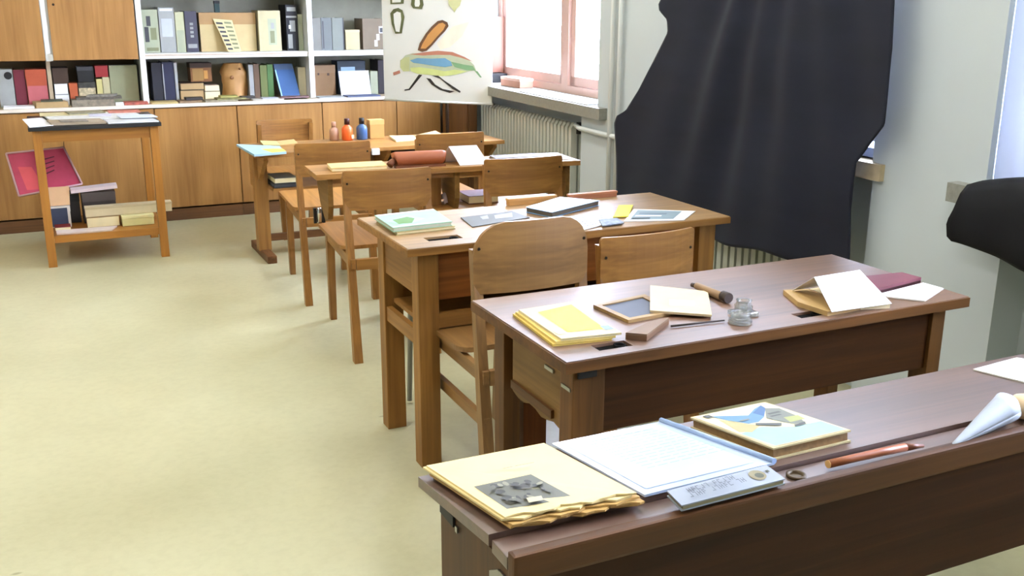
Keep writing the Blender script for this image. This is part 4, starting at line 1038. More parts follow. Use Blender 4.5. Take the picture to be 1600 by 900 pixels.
r = crate('card_box', 'small box with a dark blue front on the beech table shelf', 'box', 0.020, 0.140, 6.36, 6.45, 0.174, 0.296, P_('white_card_box', (220, 214, 204)), P_('white_card_box', (220, 214, 204)), [(rc(0.05, 0.05, 0.86, 0.95), P_('blue_black', (50, 58, 80)))])
q = [(0.155, 6.42, 0.378), (0.415, 6.42, 0.392), (0.415, 6.50, 0.398), (0.155, 6.50, 0.384)]
mb = MB(); n = normal_of(q); mb.hull([Vector(p) - n * 0.018 for p in q], q); single('board', mb, P_('pinkish_white', (222, 204, 200)), 'white strip shaped tray sticking out right of the red case', 'tray')
crate('wooden_box', 'dark flat case under the white strip tray', 'case', 0.21, 0.40, 6.42, 6.62, 0.174, 0.358, P_('dark_case', (52, 42, 36)), P_('dark_case_lid', (74, 64, 58)), lidh=0.3)
crate('map_tube_box', 'long cream cardboard box laid across the beech table shelf', 'box', 0.216, 0.706, 6.29, 6.36, 0.235, 0.293, P_('long_cream', (206, 190, 152)), P_('long_cream_lid', (188, 172, 136)))
crate('card_box', 'pale yellow box under the right end of the long cream box', 'box', 0.410, 0.592, 6.24, 6.40, 0.174, 0.233, P_('yellow_box', (212, 206, 142)), P_('yellow_box_lid', (224, 218, 160)))
book('book', 'pale tan pad under the left end of the long cream box', 'pad', [(0.22, 6.28), (0.40, 6.28), (0.40, 6.40), (0.22, 6.40)], 0.232, 0.058, TAN, CREAM)
sheet('paper', 'white and pink papers spread at the front of the beech table shelf', 'paper', [(0.05, 6.15), (0.34, 6.13), (0.38, 6.24), (0.05, 6.25)], 0.182, 0.008, P_('pinkish_paper', (212, 196, 186)))
book('book', 'small dark red book beside the left leg on the shelf', 'book', [(0.045, 6.255), (0.13, 6.255), (0.13, 6.35), (0.045, 6.35)], 0.196, 0.022, P_('dark_red', (120, 30, 26)), CREAM)

# ------------------------------------------------------------------ things on the farthest desk
Zf = 0.646
sheet('booklet', 'light blue and yellow booklet overhanging the left end of the farthest desk', 'booklet', [(1.07, 5.52), (1.255, 5.56), (1.27, 5.80), (1.06, 5.98)], Zf + 0.014, 0.013, P_('ice_blue', (150, 184, 198)), [([(0.55, 0.0), (1, 0), (1, 0.55), (0.4, 0.5)], P_('lemon', (190, 178, 84)))])
r = thing('booklet', 'open tan booklet behind the light blue booklet', 'booklet', (1.29, 6.0, Zf))
link_mesh('page', MB().hull([(1.20, 5.90, Zf), (1.30, 5.90, Zf), (1.32, 6.09, Zf), (1.22, 6.09, Zf)], [(1.20, 5.90, Zf + 0.012), (1.30, 5.90, Zf + 0.006), (1.32, 6.09, Zf + 0.006), (1.22, 6.09, Zf + 0.014)]), P_('olive_tan', (178, 166, 110)), r)
link_mesh('page', MB().hull([(1.302, 5.90, Zf), (1.40, 5.88, Zf), (1.42, 6.07, Zf), (1.322, 6.09, Zf)], [(1.302, 5.90, Zf + 0.006), (1.40, 5.88, Zf + 0.012), (1.42, 6.07, Zf + 0.014), (1.322, 6.09, Zf + 0.006)]), P_('tan_page', (196, 160, 104)), r)
def bottle(label, x, y, body, cap, s=1.0):
    r = thing('paint_bottle', label, 'bottle', (x, y, Zf), 0, 'paint bottles on the farthest desk')
    link_mesh('body', MB().lathe([(0.030 * s, 0), (0.034 * s, 0.004), (0.034 * s, 0.070 * s), (0.026 * s, 0.084 * s), (0.013 * s, 0.092 * s), (0.013 * s, 0.098 * s)], (x, y, Zf), 18), body, r)
    link_mesh('cap', MB().lathe([(0.0165 * s, 0.096 * s), (0.0165 * s, 0.128 * s), (0.014 * s, 0.132 * s)], (x, y, Zf), 14), cap, r)
    return r
b = bottle('orange paint bottle with dark cap on the farthest desk', 1.735, 6.0, P_('orange_plastic', (222, 96, 34), 0.35), P_('maroon_cap', (60, 18, 20), 0.4))
q = [(1.75, 5.9655, Zf + 0.012), (1.768, 5.972, Zf + 0.012), (1.768, 5.972, Zf + 0.035), (1.75, 5.9655, Zf + 0.035)]
decal(b, q, [(rc(0, 0, 1, 1), P_('label_peach', (236, 190, 150)))], 'label', 0.003)
bottle('blue paint bottle with black cap on the farthest desk', 1.828, 6.0, P_('blue_plastic', (54, 88, 132), 0.35), BLACK)
bottle('faint pinkish clear bottle left of the orange bottle', 1.66, 6.03, P_('pale_mauve', (176, 134, 108), 0.3), P_('pale_mauve_cap', (176, 136, 112), 0.4), 0.85)
crate('card_box', 'pale tan carton right of the blue paint bottle', 'box', 1.88, 1.975, 6.0, 6.07, Zf, Zf + 0.115, P_('carton_tan', (190, 142, 78)), P_('carton_tan_lid', (204, 158, 96)))
r = thing('booklet', 'opened white edged booklet on the right half of the farthest desk', 'booklet', (2.15, 5.96, Zf))
link_mesh('page', MB().hull([(1.98, 5.80, Zf), (2.14, 5.82, Zf), (2.17, 6.02, Zf), (2.01, 6.02, Zf)], [(1.98, 5.80, Zf + 0.012), (2.14, 5.82, Zf + 0.004), (2.17, 6.02, Zf + 0.004), (2.01, 6.02, Zf + 0.012)]), CREAM, r)
link_mesh('page', MB().hull([(2.142, 5.82, Zf), (2.30, 5.86, Zf + 0.02), (2.33, 6.04, Zf + 0.02), (2.172, 6.02, Zf)], [(2.142, 5.82, Zf + 0.005), (2.30, 5.86, Zf + 0.026), (2.33, 6.04, Zf + 0.026), (2.172, 6.02, Zf + 0.005)]), P_('booklet_tan', (190, 160, 120)), r)
book('book', 'grey book lying on the black one in the farthest desk shelf', 'book', [(1.215, 5.72), (1.345, 5.72), (1.345, 5.92), (1.215, 5.92)], 0.486, 0.03, P_('shelf_grey', (118, 116, 104)), CREAM)
book('book', 'black book at the bottom of the farthest desk shelf', 'book', [(1.21, 5.715), (1.35, 5.715), (1.35, 5.93), (1.21, 5.93)], 0.455, 0.024, BLACK, DKGREY)
single('paper', MB().box(1.765, 1.81, 5.60, 5.6185, 0.605, 0.64), PAPER, 'small white paper tag hanging from the front edge of the farthest desk', 'tag')

# ------------------------------------------------------------------ things on the middle desk
Ze = 0.7455
book('book', 'long pale cream book lying on the left of the middle desk', 'book', [(1.150, 4.245), (1.40, 4.225), (1.42, 4.37), (1.17, 4.39)], Ze + 0.017, 0.016, P_('cream_cover', (204, 172, 104)), CREAM)
r = thing('leather_roll', 'brown rolled leather pencil case on the middle desk', 'case', (1.56, 4.25, Ze))
link_mesh('roll', MB().tube([(1.445, 4.262, Ze + 0.034), (1.45, 4.262, Ze + 0.036), (1.56, 4.252, Ze + 0.036), (1.665, 4.243, Ze + 0.036), (1.67, 4.243, Ze + 0.034)], 0.033, 18), P_('saddle_leather', (150, 78, 36), 0.5, bump=0.15), r)
link_mesh('strap_end', MB().tube([(1.445, 4.262, Ze + 0.03), (1.425, 4.250, Ze + 0.022), (1.415, 4.245, Ze + 0.012)], 0.016, 10), P_('dark_leather', (110, 62, 34), 0.6), r)
link_mesh('end_disc', MB().tube([(1.671, 4.243, Ze + 0.034), (1.674, 4.243, Ze + 0.034)], 0.026, 16), P_('leather_end', (96, 50, 28), 0.6), r)
link_mesh('flap', MB().hull([(1.44, 4.226, Ze), (1.67, 4.206, Ze), (1.67, 4.24, Ze), (1.44, 4.26, Ze)], [(1.44, 4.226, Ze + 0.008), (1.67, 4.206, Ze + 0.008), (1.67, 4.24, Ze + 0.012), (1.44, 4.26, Ze + 0.012)]), P_('dark_leather', (110, 62, 34), 0.6), r)
def tent(label, nl, nr, fl, fr, al, ar, mat, name='folded_card'):
    """folded card: near edge corners, far edge corners, apex corners"""
    r = thing(name, label, 'card', tuple((Vector(nl) + Vector(fr)) / 2))
    q = [nl, nr, ar, al]; n = normal_of(q)
    m = MB(); m.hull([Vector(p) - n * 0.0012 for p in q], q); link_mesh('front_face', m, mat, r)
    q = [fr, fl, al, ar]; n = normal_of(q)
    m = MB(); m.hull([Vector(p) - n * 0.0012 for p in q], q); link_mesh('back_face', m, mat, r)
    return r
tent('blank white folded card on the middle desk right of the leather roll', (1.735, 4.195, Ze), (1.875, 4.185, Ze), (1.69, 4.32, Ze), (1.83, 4.31, Ze), (1.700, 4.245, Ze + 0.083), (1.835, 4.235, Ze + 0.083), PAPER)
book('book', 'thin dark brown book at the back right of the middle desk', 'book', [(1.94, 4.25), (2.17, 4.235), (2.18, 4.34), (1.95, 4.355)], Ze + 0.012, 0.012, DKBROWN, TAN)
sheet('paper', 'small white slip at the right end of the middle desk', 'paper', [(2.20, 4.16), (2.285, 4.155), (2.29, 4.22), (2.21, 4.225)], Ze + 0.003, 0.003, PAPER)
# in its shelf
mb = MB(); rows = []
for j in range(7):
    a = []
    for k in range(9):
        u, v = k / 8, j / 6
        a.append((1.69 + 0.09 * u, 4.28 + 0.10 * v, 0.556 + 0.065 * math.sin(math.pi * min(1, v * 1.1)) * (0.5 + 0.5 * math.sin(math.pi * u)) * (1 - 0.35 * u) + 0.006 * math.sin(9 * u + 5 * v)))
    rows.append(a)
single('rag', mb.grid(rows), P_('pink_white_cloth', (198, 178, 178), 0.8), 'crumpled pinkish white cloth in the shelf of the middle desk', 'cloth', solid=0.004)
book('book', 'maroon book in the shelf of the middle desk', 'book', [(1.80, 4.25), (1.95, 4.24), (1.96, 4.40), (1.81, 4.41)], 0.588, 0.036, P_('maroon_cover', (104, 48, 58)), CREAM)
r = thing('flask', 'small chrome flask with black bands standing on the nearest aisle chair', 'flask', (1.160, 4.53, 0.4635))
link_mesh('body', MB().lathe([(0.012, 0), (0.0125, 0.055), (0.009, 0.066), (0.009, 0.072)], (1.160, 4.53, 0.4635), 14), plain('chrome', (214, 214, 214), 0.15, 1.0), r)
link_mesh('band', MB().box(1.134, 1.146, 4.525, 4.54, 0.4635, 0.535), BLACK, r)
link_mesh('band', MB().box(1.174, 1.186, 4.525, 4.54, 0.4635, 0.535), BLACK, r)

# ------------------------------------------------------------------ things on desk B
Zb = 0.7425
GB = P_('mint_cover', (150, 186, 158), 0.5)
book('book', 'tan exercise book at the bottom of the mint green stack', 'book', [(1.005, 2.962), (1.212, 2.976), (1.232, 3.200), (1.008, 3.182)], Zb + 0.010, 0.010, P_('khaki_cover', (176, 160, 104)), CREAM)
book('book', 'mint green picture book on top of the stack at the left of the oak desk', 'book', [(0.995, 2.969), (1.204, 2.981), (1.225, 3.205), (1.003, 3.184)], Zb + 0.024, 0.0135, GB, P_('grey_pages', (196, 198, 176)),
     [([(0.04, 0.48), (0.46, 0.74), (0.67, 0.39), (0.25, 0.06)], P_('ice_print', (164, 196, 200))), ([(0.15, 0.52), (0.43, 0.63), (0.51, 0.47), (0.37, 0.17), (0.16, 0.2)], P_('leaf_green_print', (98, 140, 80))), (rc(0.02, 0.9, 0.98, 0.98), PAPER), (rc(0.02, 0.02, 0.98, 0.07), PAPER)])
sheet('picture_sheet', 'dark grey picture sheet with pale figures in the middle of the oak desk', 'picture', [(1.27, 2.97), (1.512, 3.03), (1.503, 3.155), (1.294, 3.128)], Zb + 0.003, 0.0025, P_('slate_print', (84, 84, 78)), [([(0.57, 0.74), (0.92, 0.77), (0.78, 0.31), (0.49, 0.38)], P_('slate_light', (150, 152, 152))), ([(0.62, 0.66), (0.78, 0.68), (0.72, 0.45), (0.6, 0.45)], P_('slate_white', (206, 206, 204))), ([(0.31, 0.78), (0.47, 0.84), (0.4, 0.48), (0.29, 0.49)], P_('slate_mid', (138, 138, 132)))])
book('book', 'light blue book lying at the far edge of the oak desk', 'book', [(1.58, 2.999), (1.844, 3.124), (1.744, 3.246), (1.54, 3.12)], Zb + 0.020, 0.019, P_('sky_blue_cover', (112, 154, 196), 0.45), P_('dark_pages', (92, 84, 70)), [(rc(0.05, 0.5, 0.95, 0.95), P_('pale_sky', (136, 174, 206)))])
r = sheet('paper', 'white paper with a dark scattered pattern in the middle of the oak desk', 'paper', [(1.574, 2.775), (1.735, 2.845), (1.806, 3.01), (1.60, 2.975)], Zb + 0.004, 0.003, PAPER,
      [(rc(0.08 + 0.13 * (i % 6) + 0.02 * ((i // 6) % 2), 0.12 + 0.14 * (i // 6), 0.08 + 0.13 * (i % 6) + 0.06 + 0.02 * (i % 3), 0.12 + 0.14 * (i // 6) + 0.05), P_('pattern_grey', (130, 134, 146))) for i in range(36)])
sheet('paper', 'crumpled dark corner leaflet beside the patterned paper', 'leaflet', [(1.66, 2.79), (1.75, 2.80), (1.77, 2.88), (1.70, 2.88)], Zb + 0.008, 0.003, P_('leaflet_grey_blue', (120, 130, 146), var=0.5, scale=60))
sheet('bookmark', 'yellow slip of paper on the right of the oak desk', 'slip', [(1.769, 2.903), (1.825, 2.895), (1.95, 3.062), (1.90, 3.081)], Zb + 0.006, 0.003, P_('bright_yellow', (214, 198, 40)))
sheet('photo_sheet', 'white sheet with pale blue grey picture at the right end of the oak desk', 'picture', [(1.775, 2.842), (1.974, 2.775), (2.10, 2.886), (1.918, 3.007)], Zb + 0.003, 0.0025, PAPER, [([(0.08, 0.1), (0.8, 0.1), (0.8, 0.9), (0.08, 0.9)], P_('blue_grey_picture', (134, 152, 162))), (rc(0.15, 0.55, 0.6, 0.68), P_('grey_stripe', (110, 124, 140))), (rc(0.1, 0.15, 0.4, 0.22), INK_SHADE), (rc(0.12, 0.35, 0.55, 0.45), PAPER)])
r = crate('pencil_box', 'tan wooden pencil box at the far edge of the oak desk', 'box', 1.535, 1.735, 3.25, 3.28, Zb, Zb + 0.026, P_('tan_wood', (190, 140, 76)), P_('tan_wood_lid', (200, 150, 88)), lidh=0.35)
crate('pencil_box', 'reddish wooden ruler case right of the tan pencil box', 'box', 1.79, 2.0, 3.255, 3.28, Zb, Zb + 0.022, P_('reddish_wood', (172, 112, 80)), P_('reddish_wood_lid', (186, 126, 92)), lidh=0.35)

# ------------------------------------------------------------------ things on desk C
Zc = 0.7425
YC = P_('cream_yellow_cover', (208, 192, 146), 0.6)
GY = 'yellow notebooks stacked on the dark desk'
book('notebook', 'lowest yellow notebook of the stack on the dark desk', 'notebook', [(0.956, 1.800), (1.094, 1.782), (1.124, 2.030), (0.973, 2.036)], Zc + 0.0055, 0.0055, P_('dull_yellow_cover', (216, 186, 92), 0.6), P_('ochre_pages', (170, 132, 70)), group=GY)
book('notebook', 'middle notebook with brownish edge in the yellow stack', 'notebook', [(0.963, 1.799), (1.102, 1.781), (1.128, 2.031), (0.978, 2.032)], Zc + 0.0108, 0.0050, P_('mid_yellow_cover', (222, 196, 110), 0.6), P_('ochre_pages', (170, 132, 70)), group=GY)
book('notebook', 'top notebook with a bright yellow cover panel and a small grey label', 'notebook', [(0.975, 1.798), (1.115, 1.779), (1.135, 2.035), (0.984, 2.027)], Zc + 0.0162, 0.0052, YC, P_('ochre_pages', (170, 132, 70)),
     [([(0.22, 0.83), (0.89, 0.91), (0.84, 0.14), (0.23, 0.16)], P_('vivid_yellow', (228, 200, 22), 0.55)), (rc(0.82, 0.1, 0.97, 0.22), P_('label_grey_blue', (132, 150, 168))), (rc(0.04, 0.12, 0.18, 0.22), P_('label_pale', (196, 200, 186)))], group=GY)
r = thing('slate', 'small school slate with a pale wooden frame on the dark desk', 'slate', (1.26, 1.95, Zc))
q = q3([(1.191, 1.872), (1.330, 1.884), (1.343, 2.04), (1.179, 2.013)], Zc + 0.008)
mb = MB(); n = Vector((0, 0, 1)); k = 0.1
for a, b, c, d in (((0, 0), (1, 0), (1 - k, k), (k, k)), ((1, 0), (1, 1), (1 - k, 1 - k), (1 - k, k)), ((1, 1), (0, 1), (k, 1 - k), (1 - k, 1 - k)), ((0, 1), (0, 0), (k, k), (k, 1 - k))):
    p = [at(q, *v) for v in (a, b, c, d)]; mb.hull([x - n * 0.008 for x in p], p)
link_mesh('frame', mb, wood('slate_frame_wood', (122, 92, 48), (164, 132, 82), 'x', 0.5), r)
mb = MB(); p = [x - n * 0.003 for x in inset(q, k - 0.004)]; mb.hull([x - n * 0.004 for x in p], p); link_mesh('slate_plate', mb, P_('slate_stone', (62, 66, 78), 0.5), r)
r = thing('booklet', 'cream booklet with a white label resting on the slate', 'booklet', (1.386, 1.95, Zc))
q = [(1.268, 1.900, Zc + 0.014), (1.386, 1.818, Zc + 0.011), (1.500, 1.990, Zc + 0.010), (1.394, 2.093, Zc + 0.012)]
mb = MB(); n = normal_of(q); mb.hull([Vector(p) - n * 0.0055 for p in q], q); link_mesh('cover', mb, P_('cream_envelope', (206, 186, 148), 0.65), r)
decal(r, q, [([(0.32, 0.47), (0.74, 0.5), (0.74, 0.28), (0.32, 0.24)], P_('label_white', (240, 238, 232)))], 'label')
r = thing('pencil_case', 'worn brown wooden pencil case in front of the slate', 'case', (1.19, 1.78, Zc))
q = q3([(1.160, 1.746), (1.273, 1.827), (1.228, 1.828), (1.124, 1.776)], Zc + 0.02)
mb = MB(); mb.hull([Vector(p) - Vector((0, 0, 0.011)) for p in [(x, y, Zc + 0.0112) for x, y, z in q]], [(x, y, Zc + 0.0112) for x, y, z in q]); link_mesh('box_body', mb, P_('case_brown', (110, 78, 52)), r)
mb = MB(); mb.hull([(x, y, Zc + 0.0114) for x, y, z in q], [(x, y, Zc + 0.016) for x, y, z in q]); link_mesh('sliding_lid', mb, P_('case_lid_brown', (124, 98, 76)), r)
r = thing('penholder', 'wooden rod with a dark knob end right of the cream booklet', 'pen', (1.50, 1.97, Zc))
link_mesh('rod', MB().tube([(1.504, 2.044, Zc + 0.010), (1.502, 1.93, Zc + 0.010)], 0.009, 10, r2=0.011), P_('rod_wood', (150, 118, 84)), r)
link_mesh('knob', MB().tube([(1.502, 1.93, Zc + 0.014), (1.501, 1.905, Zc + 0.014)], 0.013, 12), P_('knob_dark', (56, 42, 34)), r)
link_mesh('tip', MB().tube([(1.504, 2.044, Zc + 0.010), (1.503, 2.062, Zc + 0.008)], 0.006, 8), P_('knob_dark', (56, 42, 34)), r)
CG = clear_glass('inkwell_glass', (0.92, 0.95, 0.96, 1))
r = thing('glass_inkwell', 'clear glass inkwell with square foot, right one of the pair', 'inkwell', (1.475, 1.815, Zc), 0, 'glass inkwells on the dark desk')
link_mesh('base', MB().box(1.447, 1.503, 1.790, 1.840, Zc, Zc + 0.010, 0.003), CG, r)
link_mesh('bowl', MB().lathe([(0.020, 0.011), (0.022, 0.024), (0.016, 0.032), (0.019, 0.037), (0.015, 0.037), (0.012, 0.026), (0.015, 0.016)], (1.475, 1.815, Zc), 18), CG, r)
r = thing('glass_inkwell', 'clear glass inkwell lying open, left one of the pair', 'inkwell', (1.405, 1.765, Zc), 0, 'glass inkwells on the dark desk')
link_mesh('base', MB().lathe([(0.026, 0), (0.028, 0.004), (0.026, 0.009)], (1.43, 1.768, Zc), 18), CG, r)
link_mesh('bowl', MB().lathe([(0.018, 0.0095), (0.024, 0.018), (0.020, 0.026), (0.017, 0.026), (0.015, 0.014)], (1.43, 1.768, Zc), 18), CG, r)
single('pen', MB().tube([(1.262, 1.803, Zc + 0.004), (1.40, 1.788, Zc + 0.004)], 0.0028, 8, r2=0.0018), P_('lid_seam_dark', (40, 28, 24)), 'thin dark rod added for the lid seam between pencil case and inkwells', 'pen')  # added dark rod stands in for the seam of the lid
r = thing('open_book', 'small opened tan book under the white folded card on the dark desk', 'book', (1.70, 1.80, Zc))
link_mesh('page_block', MB().hull([(1.640, 1.815, Zc), (1.650, 1.722, Zc), (1.760, 1.728, Zc), (1.76, 1.91, Zc), (1.68, 1.915, Zc)], [(1.640, 1.815, Zc + 0.012), (1.650, 1.722, Zc + 0.012), (1.760, 1.728, Zc + 0.006), (1.76, 1.91, Zc + 0.006), (1.68, 1.915, Zc + 0.012)]), P_('book_tan', (186, 152, 96)), r)
link_mesh('page_block', MB().hull([(1.762, 1.728, Zc), (1.835, 1.708, Zc), (1.90, 1.905, Zc), (1.762, 1.91, Zc)], [(1.762, 1.728, Zc + 0.006), (1.835, 1.708, Zc + 0.010), (1.90, 1.905, Zc + 0.010), (1.762, 1.91, Zc + 0.006)]), P_('book_tan_light', (222, 204, 160)), r)
tent('blank white folded card standing on the opened tan book', (1.655, 1.713, Zc + 0.013), (1.84, 1.708, Zc + 0.012), (1.695, 1.900, Zc + 0.013), (1.885, 1.905, Zc + 0.013), (1.690, 1.82, Zc + 0.068), (1.832, 1.815, Zc + 0.072), PAPER)
r = thing('flat_case', 'flat maroon leather case at the right end of the dark desk', 'case', (2.0, 1.87, Zc))
q = q3([(1.868, 1.809), (2.085, 1.846), (2.08, 1.908), (1.948, 1.921)], Zc + 0.016)
mb = MB(); mb.hull([(x, y, Zc + 0.0005) for x, y, z in q], [(x, y, Zc + 0.008) for x, y, z in q]); link_mesh('lower_half', mb, P_('maroon_dark', (62, 24, 30), 0.5), r)
mb = MB(); mb.hull([(x, y, Zc + 0.0085) for x, y, z in q], q); link_mesh('upper_half', mb, P_('maroon_leather', (118, 64, 76), 0.5, var=0.12), r)
sheet('envelope', 'white envelope in front of the maroon case', 'envelope', [(1.955, 1.712), (2.09, 1.775), (2.085, 1.838), (1.875, 1.803)], Zc + 0.004, 0.0035, P_('envelope_white', (236, 232, 228)), [([(0.02, 0.02), (0.98, 0.02), (0.55, 0.55)], P_('envelope_flap', (226, 220, 214)))])

# ------------------------------------------------------------------ things on desk N (lid slopes 8 degrees)
q = [(0.535, 1.14, 0.759), (0.738, 1.125, 0.761), (0.734, 1.413, 0.721), (0.52, 1.417, 0.721)]
r = thing('paper_sheaf', 'yellowed bundle of printed sheets with a grey picture at the corner of the nearest desk', 'papers', (0.63, 1.27, 0.72))
n = normal_of(q)
CP = P_('aged_cream', (226, 204, 146), 0.75, var=0.05); CP2 = P_('aged_tan', (186, 148, 84), 0.75, var=0.15)
for i in range(5):
    jx, jy = [(0, 0), (-0.004, 0.002), (0.006, -0.006), (0.002, -0.01), (0.012, -0.004)][i]
    qq = [Vector(p) + Vector((jx + 0.002 * math.sin(3 * i + k), jy + 0.002 * math.cos(2 * i + k), 0)) - n * (0.0034 * i) for k, p in enumerate(q)]
    # irregular near edge with a torn outline
    near = [qq[0].lerp(qq[1], t_) + Vector((0, 0.004 * math.sin(17 * t_ + i * 2) + (0.003 if i % 2 else -0.002) * math.sin(41 * t_), 0)) for t_ in [k / 14 for k in range(15)]]
    top = near + [qq[2], qq[3]]
    mb = MB(); mb.hull([p - n * 0.0030 for p in top], top); link_mesh('sheet', mb, CP if i in (0, 1) else CP2, r)
GP = P_('photo_grey', (92, 92, 78)); GPD = P_('photo_dark', (56, 56, 48)); GPL = P_('photo_light', (134, 132, 108))
def ell(cx, cy, rx, ry, a0=0, k=14): return [(cx + rx * math.cos(2 * math.pi * i / k) * math.cos(a0) - ry * math.sin(2 * math.pi * i / k) * math.sin(a0), cy + rx * math.cos(2 * math.pi * i / k) * math.sin(a0) + ry * math.sin(2 * math.pi * i / k) * math.cos(a0)) for i in range(k)]
rnd = random.Random(21)
pr = [([(0.09, 0.5), (0.56, 0.52), (0.58, 0.07), (0.08, 0.1)], GP)]
for k in range(34):
    pr.append((ell(rnd.uniform(0.15, 0.51), rnd.uniform(0.15, 0.45), rnd.uniform(0.012, 0.045), rnd.uniform(0.01, 0.035), rnd.uniform(0, 3), 9), rnd.choice([GPD, GPD, GPL, GP])))
pr += [([(0.27, 0.16), (0.38, 0.15), (0.35, 0.09), (0.24, 0.09)], P_('photo_white', (190, 180, 140)))]
pr += [(rc(0.42, 0.645, 0.50, 0.655), GPL), (rc(0.52, 0.647, 0.68, 0.657), GPL)]
decal(r, q, pr, 'print')
r = thing('plastic_folder', 'translucent white plastic folder holding a printed sheet on the nearest desk', 'folder', (0.88, 1.29, 0.71))
q = [(0.762, 1.135, 0.747), (1.012, 1.142, 0.7460), (0.996, 1.440, 0.7035), (0.765, 1.436, 0.7045)]
n = normal_of(q)
mb = MB(); mb.hull([Vector(p) - n * 0.004 for p in q], q); link_mesh('sleeve', mb, P_('sleeve_white', (182, 198, 224), 0.25, coat=0.5), r)
mb = MB(); mb.tube([Vector(q[1]) + n * 0.002, Vector(q[2]) + n * 0.002], 0.005, 10); link_mesh('spine_bar', mb, P_('spine_bar_blue', (160, 184, 222), 0.25), r)
tx = P_('faint_text', (138, 154, 184))
pr = [(rc(0.06, 0.06, 0.9, 0.94), P_('inner_sheet', (170, 186, 212), 0.4))]
for i in range(13):
    v = 0.88 - i * 0.055; u = 0.2
    random.seed(100 + i)
    while u < 0.82:
        w = random.uniform(0.03, 0.1); pr.append((rc(u, v, min(0.84, u + w), v + 0.010), tx)); u += w + 0.02
decal(r, q, pr, 'print')
r = book('pamphlet', 'grey pamphlet with faded lettering and a small emblem on the plastic folder', 'pamphlet', [(0.780, 1.066, 0.7585), (0.972, 1.070, 0.7585), (0.980, 1.123, 0.7565), (0.789, 1.116, 0.7565)], 0, 0.0095, P_('grey_blue_cover', (138, 144, 152), 0.5), P_('olive_pages', (128, 118, 84)))
q = [(0.780, 1.066, 0.7585), (0.972, 1.070, 0.7585), (0.980, 1.123, 0.7565), (0.789, 1.116, 0.7565)]
lt = P_('letter_grey', (92, 96, 104)); pr = []
def glyph(u, v, w, h, k):
    t = w * 0.28; out = []
    k = k % 5
    if k in (0, 1, 3): out.append(rc(u, v, u + t, v + h))
    if k in (0, 2, 4): out.append(rc(u + w - t, v, u + w, v + h))
    if k in (1, 2, 3): out.append(rc(u, v + h - h * 0.2, u + w, v + h))
    if k in (1, 4): out.append(rc(u, v, u + w, v + h * 0.2))
    if k in (0, 3): out.append(rc(u, v + h * 0.42, u + w, v + h * 0.6))
    return out
for row, (u0, u1, v0) in enumerate(((0.15, 0.62, 0.56), (0.11, 0.65, 0.16))):
    u = u0; i = row
    while u < u1:
        if i % 6 != 5:
            for g in glyph(u, v0, 0.030, 0.26, i * 3 + row): pr.append((g, lt))
        u += 0.042; i += 1
decal(r, q, pr, 'lettering', 0.001)
em = [(ell(0.82, 0.55, 0.075, 0.32), P_('emblem_sand', (128, 118, 84))), (ell(0.83, 0.5, 0.04, 0.16), P_('emblem_dark', (70, 72, 50))), (rc(0.92, 0.55, 0.95, 0.68), P_('emblem_dark', (70, 72, 50)))]
decal(r, q, em, 'emblem', 0.001)
q = [(1.028, 1.165, 0.758), (1.195, 1.167, 0.758), (1.195, 1.389, 0.727), (1.023, 1.387, 0.727)]
SG = P_('cover_ice', (136, 168, 168), 0.45)
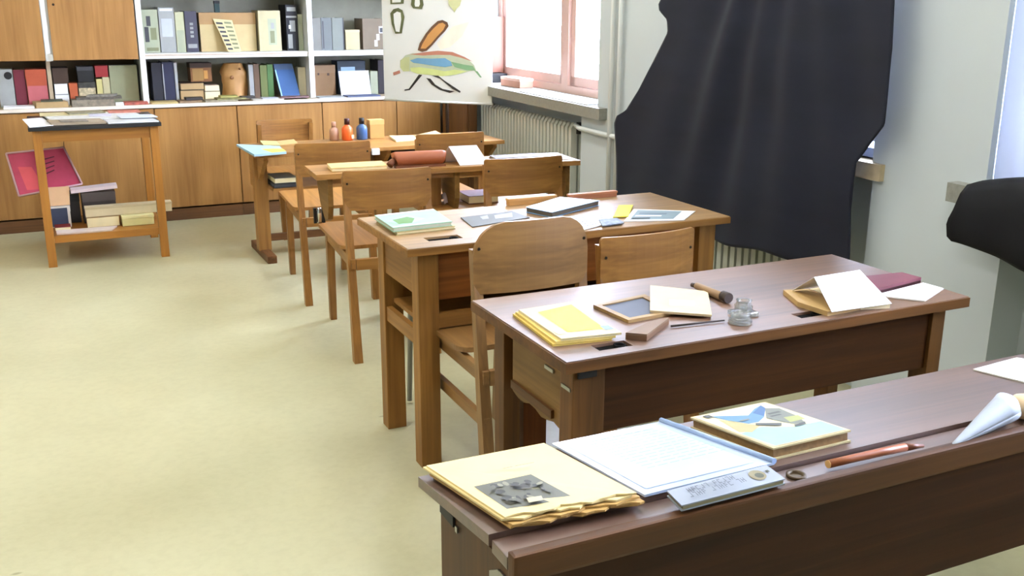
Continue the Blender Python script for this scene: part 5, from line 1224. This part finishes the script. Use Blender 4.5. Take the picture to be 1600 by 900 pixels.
book('picture_book', 'old picture book with a blue mountain lake view on its cover', 'book', q, 0, 0.021, P_('cover_cream_board', (196, 180, 134), 0.5), P_('brown_pages', (136, 104, 58), var=0.2, scale=120),
     [(rc(0.02, 0.02, 0.98, 0.98), P_('cover_cream', (204, 194, 150), 0.5)), ([(0.06, 0.03), (0.97, 0.03), (0.97, 0.3), (0.62, 0.30), (0.36, 0.45), (0.14, 0.42), (0.04, 0.4)], SG),
      ([(0.17, 0.81), (0.31, 0.56), (0.37, 0.48), (0.16, 0.38), (0.06, 0.44)], P_('cover_sand', (168, 152, 96), 0.5)),
      ([(0.16, 0.92), (0.51, 0.75), (0.72, 0.87), (0.86, 0.92), (0.83, 0.83), (0.6, 0.64), (0.44, 0.56), (0.32, 0.57), (0.23, 0.73), (0.19, 0.84)], P_('cover_blue', (82, 122, 152), 0.5)),
      ([(0.6, 0.78), (0.86, 0.92), (0.83, 0.83), (0.62, 0.66)], P_('cover_deep_blue', (48, 88, 128), 0.5)),
      ([(0.82, 0.83), (0.94, 0.76), (0.9, 0.53), (0.81, 0.34), (0.69, 0.35), (0.64, 0.44), (0.59, 0.6)], P_('cover_grey', (108, 110, 96), 0.5)),
      ([(0.75, 0.54), (0.92, 0.52), (0.89, 0.41), (0.69, 0.41)], P_('cover_olive', (150, 152, 84), 0.5)),
      (rc(0.70, 0.66, 0.86, 0.70), P_('cover_roof', (72, 72, 64), 0.5)), (rc(0.66, 0.60, 0.80, 0.63), P_('cover_roof', (72, 72, 64), 0.5)),
      ([(0.38, 0.54), (0.6, 0.43), (0.53, 0.37), (0.34, 0.5)], P_('cover_wall', (62, 64, 56), 0.5)), ([(0.65, 0.33), (0.82, 0.35), (0.77, 0.3), (0.62, 0.29)], P_('cover_wall', (62, 64, 56), 0.5)),
      (rc(0.1, 0.87, 0.18, 0.94), P_('cover_wall', (62, 64, 56), 0.5)), (rc(0.3, 0.64, 0.42, 0.67), P_('cover_grey', (108, 110, 96), 0.5))], ct=0.003, over=0.02)
r = thing('penholder', 'orange brown wooden penholder lying in the trough of the nearest desk', 'pen', (1.19, 1.10, 0.733))
link_mesh('shaft', MB().tube([(1.092, 1.106, 0.7425), (1.13, 1.104, 0.7435), (1.20, 1.100, 0.745), (1.25, 1.098, 0.7445)], 0.0068, 12), P_('orange_wood', (150, 82, 42), 0.4), r)
link_mesh('tip', MB().tube([(1.25, 1.098, 0.7445), (1.288, 1.095, 0.741)], 0.0068, 12, r2=0.003), P_('orange_wood_dark', (112, 60, 34), 0.4), r)
link_mesh('end_cap', MB().tube([(1.0905, 1.106, 0.7425), (1.092, 1.106, 0.7425)], 0.0066, 12), P_('end_tan', (206, 160, 96)), r)
r = thing('paper_cone', 'white paper cone lying on the nearest desk at the right edge', 'cone', (1.43, 1.09, 0.735))
tip, wide = Vector((1.331, 1.077, 0.737)), Vector((1.505, 1.112, 0.766))
mb = MB(); rows = []
for j in range(9):
    p = tip.lerp(wide, j / 8); rr = 0.002 + 0.026 * j / 8
    d = (wide - tip).normalized(); u = d.cross(Vector((0, 0, 1))).normalized(); w = u.cross(d)
    rows.append([p + (u * math.cos(2 * math.pi * k / 24) * 0.9 + w * math.sin(2 * math.pi * k / 24)) * rr * (1 + (0.03 * math.sin(5 * k) if j == 8 else 0)) for k in range(25)])
link_mesh('wrap', mb.grid(rows), P_('waxy_paper', (168, 174, 182), 0.5), r, solid=0.0015)
mb = MB().lathe([(0.004, 0.0), (0.016, 0.004), (0.026, 0.014), (0.030, 0.026), (0.020, 0.04), (0.006, 0.046)], (1.56, 1.118, 0.733), 16)
single('shell', mb, P_('shell_cream', (226, 196, 156), 0.5, bump=0.3), 'cream coloured shell beside the paper cone at the right edge', 'shell')
sheet('paper', 'white papers at the far right end of the nearest desk', 'paper', [(1.736, 1.242, 0.7290), (1.90, 1.30, 0.7215), (1.90, 1.398, 0.7075), (1.746, 1.382, 0.7095)], 0, 0.003, P_('ivory_sheet', (222, 218, 206)))
